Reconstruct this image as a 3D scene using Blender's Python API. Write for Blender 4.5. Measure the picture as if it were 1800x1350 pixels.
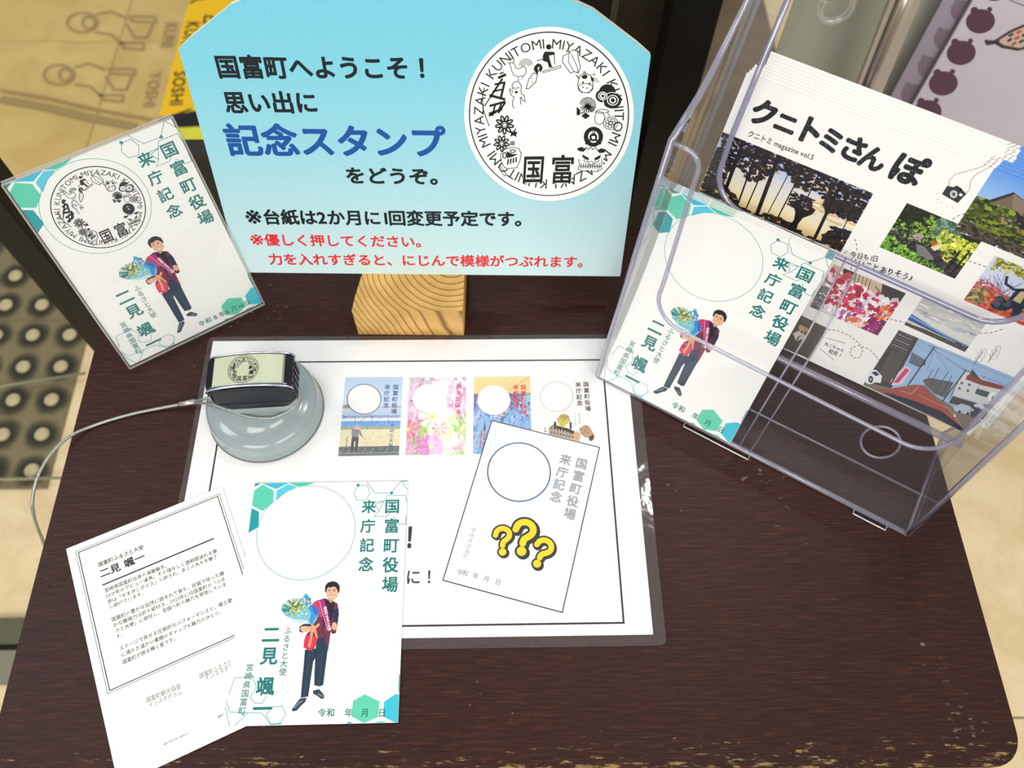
import bpy, math, random
import numpy as np
from mathutils import Vector, Matrix
from mathutils.geometry import tessellate_polygon
R_ = random.Random(7)
SC = bpy.context.scene
COL = SC.collection
for o in list(bpy.data.objects):
    bpy.data.objects.remove(o)

# ------------------------------------------------------------------ camera
CAM = Vector((0, 0, 0.50998))
CR = Vector((0.99973833, -0.01594037, 0.01640636))
CU = Vector((0.00629405, 0.88122279, 0.47265926))
CF = Vector((0.02199202, 0.47243232, -0.88109254))
FPX = 1443.7
cd = bpy.data.cameras.new('camera')
cd.sensor_width = 36
cd.lens = FPX / 1800 * 36
cd.clip_start = 0.01
cd.dof.use_dof = True
cd.dof.focus_distance = 0.50
cd.dof.aperture_fstop = 9.0
cam = bpy.data.objects.new('camera', cd)
COL.objects.link(cam)
cam.matrix_world = Matrix(((CR.x, CU.x, -CF.x, CAM.x), (CR.y, CU.y, -CF.y, CAM.y), (CR.z, CU.z, -CF.z, CAM.z), (0, 0, 0, 1)))
SC.camera = cam
SC.view_settings.view_transform = 'Standard'
SC.view_settings.look = 'None'
SC.view_settings.gamma = 1
SC.view_settings.use_curve_mapping = False
SC.view_settings.exposure = 0.0
SC.cycles.transparent_max_bounces = 40

# ------------------------------------------------------------------ world and lamps
W = bpy.data.worlds.new('hall')
SC.world = W
W.use_nodes = True
bg = W.node_tree.nodes['Background']
bg.inputs[0].default_value = (1.0, 0.985, 0.95, 1)
bg.inputs[1].default_value = 0.55


def area(name, loc, sx, sy, power, col=(1, 1, 1), target=None):
    l = bpy.data.lights.new(name, 'AREA')
    l.shape = 'RECTANGLE'
    l.size, l.size_y = sx, sy
    l.energy = power
    l.color = col
    o = bpy.data.objects.new(name, l)
    o.location = loc
    if target:
        o.rotation_euler = (Vector(target) - Vector(loc)).to_track_quat('-Z', 'Y').to_euler()
    COL.objects.link(o)
    return o


area('ceiling_or_fill_light', (-0.17, 1.45, 2.0), 0.09, 0.8, 3.6, (1, 0.99, 0.96))
area('ceiling_or_fill_light', (0.56, 0.93, 2.0), 0.10, 0.10, 5.0, (1, 0.98, 0.94))
area('ceiling_or_fill_light', (-1.45, 0.45, 2.0), 0.9, 0.5, 9, (0.95, 0.97, 1))
area('ceiling_or_fill_light', (-0.7, -1.5, 1.5), 1.3, 1.0, 22, (1, 0.98, 0.95), (0.1, 0.4, 0))  # unseen fill lamp, set low behind the camera to brighten the leaning sheets
area('ceiling_or_fill_light', (1.0, -1.3, 1.6), 1.2, 1.0, 20, (1, 0.97, 0.91), (0.2, 0.4, 0))  # second added fill lamp on the right, for the tilted papers


# ------------------------------------------------------------------ helpers
def lin(c):
    if isinstance(c, str):
        c = tuple(int(c[i:i + 2], 16) for i in (0, 2, 4))
    return tuple((v / 255 / 12.92) if v / 255 <= 0.04045 else ((v / 255 + 0.055) / 1.055) ** 2.4 for v in c)


def tagp(o, label=None, cat=None, group=None, kind=None):
    if label: o['label'] = label
    if cat: o['category'] = cat
    if group: o['group'] = group
    if kind: o['kind'] = kind
    return o


def empty(name, mw, label=None, cat=None, group=None, kind=None):
    o = bpy.data.objects.new(name, None)
    o.empty_display_size = 0.02
    COL.objects.link(o)
    o.matrix_world = mw if isinstance(mw, Matrix) else Matrix.Translation(mw)
    return tagp(o, label, cat, group, kind)


def link(name, me, mat, parent=None, smooth=False):
    if mat is not None and not me.materials:
        me.materials.append(mat)
    o = bpy.data.objects.new(name, me)
    COL.objects.link(o)
    if parent: o.parent = parent
    if smooth:
        me.shade_smooth()
    return o


def mesh(name, vs, fs, mat, parent=None, smooth=False):
    me = bpy.data.meshes.new(name)
    me.from_pydata([tuple(v) for v in vs], [], fs)
    me.update()
    return link(name, me, mat, parent, smooth)


class MB:
    def __init__(s): s.v = []; s.f = []

    def add(s, vs, fs):
        b = len(s.v); s.v += [tuple(v) for v in vs]; s.f += [tuple(b + i for i in f) for f in fs]
        return s

    def box(s, x0, x1, y0, y1, z0, z1):
        return s.add([(x, y, z) for z in (z0, z1) for y in (y0, y1) for x in (x0, x1)],
                     [(0, 2, 3, 1), (4, 5, 7, 6), (0, 1, 5, 4), (2, 6, 7, 3), (0, 4, 6, 2), (1, 3, 7, 5)])

    def prism(s, pts, fn, holes=()):
        """pts: 2D outline, fn(x,y,side) -> 3D for side 0/1"""
        loops = [list(pts)] + [list(h) for h in holes]
        flat = [p for l in loops for p in l]
        tris = tessellate_polygon([[Vector((p[0], p[1], 0)) for p in l] for l in loops])
        n = len(flat)
        vs = [fn(p[0], p[1], 0) for p in flat] + [fn(p[0], p[1], 1) for p in flat]
        fs = [tuple(t) for t in tris] + [tuple(n + i for i in reversed(t)) for t in tris]
        b = 0
        for l in loops:
            m = len(l)
            for i in range(m):
                a, c = b + i, b + (i + 1) % m
                fs.append((a, c, n + c, n + a))
            b += m
        return s.add(vs, fs)

    def tube(s, pts, r, k=8, closed=False):
        pts = [Vector(p) for p in pts]
        n = len(pts)
        rr = r if isinstance(r, (list, tuple)) else [r] * n
        up = None
        vs = []
        for i, p in enumerate(pts):
            a = pts[i - 1] if (i > 0 or closed) else pts[i]
            b = pts[(i + 1) % n] if (i < n - 1 or closed) else pts[i]
            t = (b - a).normalized()
            if up is None:
                up = Vector((0, 0, 1)) if abs(t.z) < .9 else Vector((1, 0, 0))
            x = t.cross(up).normalized(); up = x.cross(t).normalized()
            for j in range(k):
                an = 2 * math.pi * j / k
                vs.append(p + (x * math.cos(an) + up * math.sin(an)) * rr[i])
        fs = []
        m = n if closed else n - 1
        for i in range(m):
            for j in range(k):
                a = i * k + j; b = i * k + (j + 1) % k
                c = ((i + 1) % n) * k + (j + 1) % k; d = ((i + 1) % n) * k + j
                fs.append((a, b, c, d))
        if not closed:
            fs.append(tuple(reversed(range(k)))); fs.append(tuple(range((n - 1) * k, n * k)))
        return s.add(vs, fs)

    def lathe(s, prof, c=(0, 0), k=64):
        vs = []
        for r, z in prof:
            for j in range(k):
                a = 2 * math.pi * j / k
                vs.append((c[0] + r * math.cos(a), c[1] + r * math.sin(a), z))
        fs = []
        for i in range(len(prof) - 1):
            for j in range(k):
                fs.append((i * k + j, i * k + (j + 1) % k, (i + 1) * k + (j + 1) % k, (i + 1) * k + j))
        fs.append(tuple(reversed(range(k)))); fs.append(tuple(range((len(prof) - 1) * k, len(prof) * k)))
        return s.add(vs, fs)

    def build(s, name, mat, parent=None, smooth=False):
        return mesh(name, s.v, s.f, mat, parent, smooth)


def bevel(o, w, seg=3, ang=35):
    m = o.modifiers.new('bevel', 'BEVEL'); m.width = w; m.segments = seg
    m.limit_method = 'ANGLE'; m.angle_limit = math.radians(ang)
    return o


def rrect(x0, x1, y0, y1, r, n=6):
    out = []
    for cx, cy, a0 in ((x1 - r, y1 - r, 0), (x0 + r, y1 - r, 90), (x0 + r, y0 + r, 180), (x1 - r, y0 + r, 270)):
        for i in range(n + 1):
            a = math.radians(a0 + 90 * i / n)
            out.append((cx + r * math.cos(a), cy + r * math.sin(a)))
    return out


def arcpts(cx, cy, r, a0, a1, n=8, ry=None):
    ry = ry or r
    return [(cx + r * math.cos(math.radians(a0 + (a1 - a0) * i / n)), cy + ry * math.sin(math.radians(a0 + (a1 - a0) * i / n))) for i in range(n + 1)]


# ------------------------------------------------------------------ materials
def newmat(name):
    m = bpy.data.materials.new(name); m.use_nodes = True
    nt = m.node_tree; b = nt.nodes['Principled BSDF']
    return m, nt, b


def N(nt, t, **kw):
    n = nt.nodes.new('ShaderNode' + t)
    for k, v in kw.items():
        if k in n.inputs.keys(): n.inputs[k].default_value = v
        else: setattr(n, k, v)
    return n


def flat(name, col, rough=0.5, metal=0.0, spec=0.5, noise=0.06, nscale=60, bump=0.0, coat=0.0):
    m, nt, b = newmat(name)
    c = lin(col)
    t = N(nt, 'TexCoord')
    nz = N(nt, 'TexNoise', Scale=nscale, Detail=4.0)
    nt.links.new(t.outputs['Object'], nz.inputs['Vector'])
    rp = N(nt, 'ValToRGB')
    rp.color_ramp.elements[0].position = 0.3; rp.color_ramp.elements[1].position = 0.7
    rp.color_ramp.elements[0].color = (*[v * (1 - noise) for v in c], 1)
    rp.color_ramp.elements[1].color = (*[min(1, v * (1 + noise)) for v in c], 1)
    nt.links.new(nz.outputs['Fac'], rp.inputs['Fac'])
    nt.links.new(rp.outputs['Color'], b.inputs['Base Color'])
    b.inputs['Roughness'].default_value = rough
    b.inputs['Metallic'].default_value = metal
    b.inputs['Specular IOR Level'].default_value = spec
    b.inputs['Coat Weight'].default_value = coat
    if bump:
        bp = N(nt, 'Bump', Strength=bump, Distance=0.001)
        nt.links.new(nz.outputs['Fac'], bp.inputs['Height']); nt.links.new(bp.outputs['Normal'], b.inputs['Normal'])
    return m


def inkmat(name, rough=0.5, spec=0.35):
    m, nt, b = newmat(name)
    a = N(nt, 'Attribute', attribute_name='Col')
    nz = N(nt, 'TexNoise', Scale=900.0, Detail=2.0)
    t = N(nt, 'TexCoord'); nt.links.new(t.outputs['Object'], nz.inputs['Vector'])
    mr = N(nt, 'MapRange'); mr.inputs['To Min'].default_value = 0.93; mr.inputs['To Max'].default_value = 1.05
    nt.links.new(nz.outputs['Fac'], mr.inputs['Value'])
    vm = N(nt, 'VectorMath', operation='SCALE')
    nt.links.new(a.outputs['Color'], vm.inputs[0]); nt.links.new(mr.outputs['Result'], vm.inputs['Scale'])
    nt.links.new(vm.outputs['Vector'], b.inputs['Base Color'])
    b.inputs['Roughness'].default_value = rough
    b.inputs['Specular IOR Level'].default_value = spec
    return m


def clear(name, tint=(0.96, 0.965, 0.97), base=0.05, diff=0.02, dcol=(0.8, 0.8, 0.9), rough=0.03, bump=0.0, bscale=40, gmul=1.0):
    """clear plastic: transparency mixed with mirror gloss by viewing angle, plus a little haze"""
    m, nt, b = newmat(name)
    nt.nodes.remove(b)
    out = nt.nodes['Material Output']
    tr = N(nt, 'BsdfTransparent'); tr.inputs[0].default_value = (*tint, 1)
    gl = N(nt, 'BsdfGlossy', Roughness=rough); gl.inputs[0].default_value = (1, 1, 1, 1)
    df = N(nt, 'BsdfDiffuse'); df.inputs[0].default_value = (*dcol, 1)
    lw = N(nt, 'LayerWeight', Blend=0.5)
    pw = N(nt, 'Math', operation='POWER'); pw.inputs[1].default_value = 5
    mu = N(nt, 'Math', operation='MULTIPLY_ADD'); mu.inputs[1].default_value = 0.9 * gmul; mu.inputs[2].default_value = base
    nt.links.new(lw.outputs['Facing'], pw.inputs[0]); nt.links.new(pw.outputs[0], mu.inputs[0])
    m1 = N(nt, 'MixShader'); m1.inputs[0].default_value = diff
    nt.links.new(tr.outputs[0], m1.inputs[1]); nt.links.new(df.outputs[0], m1.inputs[2])
    m2 = N(nt, 'MixShader')
    nt.links.new(mu.outputs[0], m2.inputs[0]); nt.links.new(m1.outputs[0], m2.inputs[1]); nt.links.new(gl.outputs[0], m2.inputs[2])
    nt.links.new(m2.outputs[0], out.inputs[0])
    if bump:
        t = N(nt, 'TexCoord'); nz = N(nt, 'TexNoise', Scale=float(bscale), Detail=2.0)
        nt.links.new(t.outputs['Object'], nz.inputs['Vector'])
        bp = N(nt, 'Bump', Strength=bump, Distance=0.002)
        nt.links.new(nz.outputs['Fac'], bp.inputs['Height']); nt.links.new(bp.outputs['Normal'], gl.inputs['Normal'])
    return m


INK = inkmat('print_ink')
GLOSSINK = inkmat('gloss_print_ink', 0.25, 0.5)
PAPER = flat('white_card', (246, 246, 241), 0.55, noise=0.01, nscale=300)
MAGPAPER = flat('magazine_paper', (238, 237, 232), 0.4, noise=0.01)
ACR = clear('clear_acrylic', (0.985, 0.985, 0.988), 0.022, 0.005, (0.75, 0.74, 0.82))
ACRSIDE = clear('clear_acrylic_wall', (0.95, 0.95, 0.96), 0.045, 0.03, (0.78, 0.76, 0.82))
RIM = clear('acrylic_cut_edge', (0.74, 0.73, 0.80), 0.12, 0.26, (0.55, 0.54, 0.68), 0.15)
RIM2 = clear('violet_cut_edge', (0.52, 0.50, 0.64), 0.14, 0.34, (0.46, 0.44, 0.62), 0.12)
STANDACR = clear('card_stand_acrylic', (0.985, 0.985, 0.985), 0.02, 0.01, (.9, .9, .9), 0.02)
POUCH = clear('laminating_film', (0.975, 0.975, 0.975), 0.026, 0.025, (0.8, 0.78, 0.78), 0.05, 0.06, 110)


def table_mat():
    m, nt, b = newmat('dark_stained_wood')
    t = N(nt, 'TexCoord')
    mp = N(nt, 'Mapping'); mp.inputs['Scale'].default_value = (60, 900, 60)
    nt.links.new(t.outputs['Object'], mp.inputs['Vector'])
    nz = N(nt, 'TexNoise', Scale=1.0, Detail=6.0, Roughness=0.65)
    nt.links.new(mp.outputs[0], nz.inputs['Vector'])
    n2 = N(nt, 'TexNoise', Scale=5.0, Detail=3.0); nt.links.new(t.outputs['Object'], n2.inputs['Vector'])
    rp = N(nt, 'ValToRGB')
    e = rp.color_ramp.elements
    e[0].position = 0.25; e[0].color = (*lin((33, 17, 14)), 1)
    e[1].position = 0.80; e[1].color = (*lin((96, 50, 34)), 1)
    x = e.new(0.55); x.color = (*lin((56, 29, 23)), 1)
    nt.links.new(nz.outputs['Fac'], rp.inputs['Fac'])
    mx = N(nt, 'MixRGB', blend_type='MULTIPLY'); mx.inputs[0].default_value = 0.55
    r2 = N(nt, 'ValToRGB'); r2.color_ramp.elements[0].position = 0.35; r2.color_ramp.elements[1].position = 0.65
    r2.color_ramp.elements[0].color = (0.62, 0.62, 0.66, 1); r2.color_ramp.elements[1].color = (1.1, 0.98, 0.95, 1)
    nt.links.new(n2.outputs['Fac'], r2.inputs['Fac'])
    nt.links.new(rp.outputs[0], mx.inputs[1]); nt.links.new(r2.outputs[0], mx.inputs[2])
    # worn varnish: pale ochre where the lacquer is chipped along the front edge
    sp = N(nt, 'SeparateXYZ'); nt.links.new(t.outputs['Object'], sp.inputs[0])
    mr = N(nt, 'MapRange'); mr.inputs['From Min'].default_value = 0.062; mr.inputs['From Max'].default_value = 0.026
    mr.inputs['To Min'].default_value = 0; mr.inputs['To Max'].default_value = 0.27
    nt.links.new(sp.outputs['Y'], mr.inputs['Value'])
    mp3 = N(nt, 'Mapping'); mp3.inputs['Scale'].default_value = (80, 420, 80)
    nt.links.new(t.outputs['Object'], mp3.inputs['Vector'])
    n3 = N(nt, 'TexNoise', Scale=1.0, Detail=7.0, Roughness=0.7); nt.links.new(mp3.outputs[0], n3.inputs['Vector'])
    ad = N(nt, 'Math', operation='ADD'); nt.links.new(n3.outputs['Fac'], ad.inputs[0]); nt.links.new(mr.outputs[0], ad.inputs[1])
    st = N(nt, 'MapRange'); st.inputs['From Min'].default_value = 0.80; st.inputs['From Max'].default_value = 0.86
    nt.links.new(ad.outputs[0], st.inputs['Value'])
    # speckles and scratches across the top
    mp4 = N(nt, 'Mapping'); mp4.inputs['Scale'].default_value = (160, 330, 160)
    nt.links.new(t.outputs['Object'], mp4.inputs['Vector'])
    n4 = N(nt, 'TexNoise', Scale=1.0, Detail=2.0); nt.links.new(mp4.outputs[0], n4.inputs['Vector'])
    n5 = N(nt, 'TexNoise', Scale=14.0, Detail=2.0); nt.links.new(t.outputs['Object'], n5.inputs['Vector'])
    a5 = N(nt, 'Math', operation='ADD'); nt.links.new(n4.outputs['Fac'], a5.inputs[0]); nt.links.new(n5.outputs['Fac'], a5.inputs[1])
    s5 = N(nt, 'MapRange'); s5.inputs['From Min'].default_value = 1.34; s5.inputs['From Max'].default_value = 1.42; s5.inputs['To Max'].default_value = 0.5
    nt.links.new(a5.outputs[0], s5.inputs['Value'])
    m2 = N(nt, 'MixRGB'); m2.inputs[2].default_value = (*lin((150, 124, 76)), 1)
    nt.links.new(st.outputs[0], m2.inputs[0]); nt.links.new(mx.outputs[0], m2.inputs[1])
    m3 = N(nt, 'MixRGB'); m3.inputs[2].default_value = (*lin((150, 128, 118)), 1)
    nt.links.new(s5.outputs[0], m3.inputs[0]); nt.links.new(m2.outputs[0], m3.inputs[1])
    nt.links.new(m3.outputs[0], b.inputs['Base Color'])
    b.inputs['Roughness'].default_value = 0.36
    b.inputs['Specular IOR Level'].default_value = 0.24
    bp = N(nt, 'Bump', Strength=0.3, Distance=0.0006)
    nt.links.new(nz.outputs['Fac'], bp.inputs['Height']); nt.links.new(bp.outputs[0], b.inputs['Normal'])
    return m


def pine_mat():
    m, nt, b = newmat('pine_block')
    t = N(nt, 'TexCoord')
    # growth rings: distance from a tilted core behind the right end of the block
    cmb = N(nt, 'VectorMath', operation='MULTIPLY_ADD')
    sp = N(nt, 'SeparateXYZ'); nt.links.new(t.outputs['Object'], sp.inputs[0])
    zx = N(nt, 'Math', operation='MULTIPLY_ADD'); zx.inputs[1].default_value = 0.30; nt.links.new(sp.outputs['Z'], zx.inputs[0]); nt.links.new(sp.outputs['X'], zx.inputs[2])
    nz = N(nt, 'TexNoise', Scale=26.0, Detail=2.0); nt.links.new(t.outputs['Object'], nz.inputs['Vector'])
    nx = N(nt, 'Math', operation='MULTIPLY_ADD'); nx.inputs[1].default_value = 0.006; nt.links.new(nz.outputs['Fac'], nx.inputs[0]); nt.links.new(zx.outputs[0], nx.inputs[2])
    dx = N(nt, 'Math', operation='SUBTRACT'); dx.inputs[1].default_value = 0.079; nt.links.new(nx.outputs[0], dx.inputs[0])
    dy = N(nt, 'Math', operation='SUBTRACT'); dy.inputs[1].default_value = 0.044; nt.links.new(sp.outputs['Y'], dy.inputs[0])
    cb = N(nt, 'CombineXYZ'); nt.links.new(dx.outputs[0], cb.inputs[0]); nt.links.new(dy.outputs[0], cb.inputs[1])
    ln = N(nt, 'VectorMath', operation='LENGTH'); nt.links.new(cb.outputs[0], ln.inputs[0])
    pw = N(nt, 'Math', operation='POWER'); pw.inputs[1].default_value = 1.35; nt.links.new(ln.outputs['Value'], pw.inputs[0])
    mu = N(nt, 'Math', operation='MULTIPLY'); mu.inputs[1].default_value = 520; nt.links.new(pw.outputs[0], mu.inputs[0])
    fr = N(nt, 'Math', operation='FRACT'); nt.links.new(mu.outputs[0], fr.inputs[0])
    rp = N(nt, 'ValToRGB'); e = rp.color_ramp.elements
    e[0].position = 0.0; e[0].color = (*lin((226, 182, 102)), 1)
    e[1].position = 1.0; e[1].color = (*lin((205, 158, 88)), 1)
    x = e.new(0.72); x.color = (*lin((218, 172, 98)), 1)
    x = e.new(0.86); x.color = (*lin((122, 78, 32)), 1)
    x = e.new(0.93); x.color = (*lin((196, 148, 80)), 1)
    nt.links.new(fr.outputs[0], rp.inputs['Fac'])
    n2 = N(nt, 'TexNoise', Scale=45.0, Detail=5.0); nt.links.new(t.outputs['Object'], n2.inputs['Vector'])
    r2 = N(nt, 'ValToRGB'); r2.color_ramp.elements[0].position = 0.38; r2.color_ramp.elements[1].position = 0.6
    r2.color_ramp.elements[0].color = (0.78, 0.74, 0.70, 1); r2.color_ramp.elements[1].color = (1, 1, 1, 1)
    nt.links.new(n2.outputs['Fac'], r2.inputs['Fac'])
    mx = N(nt, 'MixRGB', blend_type='MULTIPLY'); mx.inputs[0].default_value = 0.8
    nt.links.new(rp.outputs[0], mx.inputs[1]); nt.links.new(r2.outputs[0], mx.inputs[2])
    nt.links.new(mx.outputs[0], b.inputs['Base Color'])
    b.inputs['Roughness'].default_value = 0.6
    return m


def stone_mat(name, base, dark, pit):
    m, nt, b = newmat(name)
    t = N(nt, 'TexCoord')
    n1 = N(nt, 'TexNoise', Scale=9.0, Detail=7.0, Roughness=0.65, Distortion=0.6); nt.links.new(t.outputs['Object'], n1.inputs['Vector'])
    rp = N(nt, 'ValToRGB'); e = rp.color_ramp.elements
    e[0].position = 0.34; e[0].color = (*lin(dark), 1); e[1].position = 0.62; e[1].color = (*lin(base), 1)
    nt.links.new(n1.outputs['Fac'], rp.inputs['Fac'])
    vo = N(nt, 'TexVoronoi', Scale=95.0); nt.links.new(t.outputs['Object'], vo.inputs['Vector'])
    n2 = N(nt, 'TexNoise', Scale=5.0, Detail=2.0); nt.links.new(t.outputs['Object'], n2.inputs['Vector'])
    n3 = N(nt, 'TexNoise', Scale=80.0, Detail=2.0); nt.links.new(t.outputs['Object'], n3.inputs['Vector'])
    mr = N(nt, 'MapRange'); mr.inputs['From Min'].default_value = 0.45; mr.inputs['From Max'].default_value = 0.75; mr.inputs['To Min'].default_value = 0.03; mr.inputs['To Max'].default_value = 0.24
    nt.links.new(n2.outputs['Fac'], mr.inputs['Value'])
    mm = N(nt, 'Math', operation='MULTIPLY'); nt.links.new(n3.outputs['Fac'], mm.inputs[0]); nt.links.new(mr.outputs[0], mm.inputs[1])
    lt = N(nt, 'Math', operation='LESS_THAN'); nt.links.new(vo.outputs['Distance'], lt.inputs[0]); nt.links.new(mm.outputs[0], lt.inputs[1])
    mx = N(nt, 'MixRGB'); mx.inputs[2].default_value = (*lin(pit), 1)
    nt.links.new(lt.outputs[0], mx.inputs[0]); nt.links.new(rp.outputs[0], mx.inputs[1])
    nt.links.new(mx.outputs[0], b.inputs['Base Color'])
    b.inputs['Roughness'].default_value = 0.45
    return m


TABLE = table_mat()
PINE = pine_mat()
EDGEWOOD = flat('worn_edge_wood', (128, 88, 38), 0.6, noise=0.35, nscale=90)
STONE = stone_mat('cream_stone', (243, 224, 180), (224, 198, 148), (120, 98, 70))
GROUT = flat('grout', (128, 108, 76), 0.9)
BLACK = flat('black_metal', (9, 8, 7), 0.5, spec=.3)
BLACKSIDE = flat('black_metal_side', (26, 25, 20), 0.4)
DARKPANEL = flat('dark_panel', (15, 12, 11), 0.5)
BROWNSTRIP = flat('smoked_strip', (52, 45, 33), 0.3, noise=0.2, nscale=20)
STEEL = flat('steel', (196, 194, 184), 0.28, metal=1.0, noise=0.1)
CHROME = flat('polished_tube', (206, 190, 168), 0.14, metal=1.0, noise=0.04)
GREYPLASTIC = flat('grey_plastic', (150, 163, 165), 0.16, noise=0.01, coat=0.5)
NECKPLASTIC = flat('pale_grey_plastic', (160, 172, 172), 0.2, noise=0.01)
DARKPLASTIC = flat('dark_blue_plastic', (14, 22, 29), 0.32, spec=0.25, noise=0.05)
LABELGREEN = flat('pale_green_label', (196, 202, 172), 0.3, noise=0.02)
SILVER = flat('silver_trim', (200, 204, 216), 0.2, metal=1.0, noise=0.02)


# ------------------------------------------------------------------ planes and measuring
def ray(x, y):
    return CF + CR * ((x - 900) / FPX) - CU * ((y - 675) / FPX)


class Frame:
    """a sheet's own frame: origin at its bottom left corner, x right, y up, z out of the sheet"""

    def __init__(s, origin, yaw, lean=None):
        o = Vector(origin)
        ex = Vector((math.cos(yaw), math.sin(yaw), 0))
        b = Vector((-math.sin(yaw), math.cos(yaw), 0))
        if lean is None: ey = b
        else: ey = b * math.sin(lean) + Vector((0, 0, 1)) * math.cos(lean)
        n = ex.cross(ey)
        s.o, s.ex, s.ey, s.n = o, ex, ey, n
        s.M = Matrix(((ex.x, ey.x, n.x, o.x), (ex.y, ey.y, n.y, o.y), (ex.z, ey.z, n.z, o.z), (0, 0, 0, 1)))

    def mm(s, x, y):
        """where a measured point of the photograph falls on this sheet, in mm from its origin"""
        d = ray(x, y); t = (s.o - CAM).dot(s.n) / d.dot(s.n)
        q = CAM + d * t - s.o
        return (q.dot(s.ex) * 1000, q.dot(s.ey) * 1000)


def at_z(x, y, z):
    d = ray(x, y); t = (z - CAM.z) / d.z
    return CAM + d * t


def at_y(x, y, Y):
    d = ray(x, y); return CAM + d * (Y / d.y)


# ------------------------------------------------------------------ glyphs
_fc = bpy.data.curves.new('glyphs', 'FONT')
_fo = bpy.data.objects.new('glyphs', _fc)
COL.objects.link(_fo)
_cache = {}


def glyph(ch, off=0.0, res=2):
    off = 0.0; k = (ch, off, res)
    if k not in _cache:
        _fc.body = ch; _fc.offset = off; _fc.resolution_u = res
        dg = bpy.context.evaluated_depsgraph_get(); dg.update()
        m = bpy.data.meshes.new_from_object(_fo.evaluated_get(dg))
        vs = [(v.co.x, v.co.y) for v in m.vertices]
        fs = [tuple(p.vertices) for p in m.polygons]
        bpy.data.meshes.remove(m)
        if ord(ch) > 0x2000: adv = 1.0
        elif vs: adv = max(v[0] for v in vs) + 0.07 + off
        else: adv = 0.3
        _cache[k] = (vs, fs, adv)
    return _cache[k]


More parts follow.
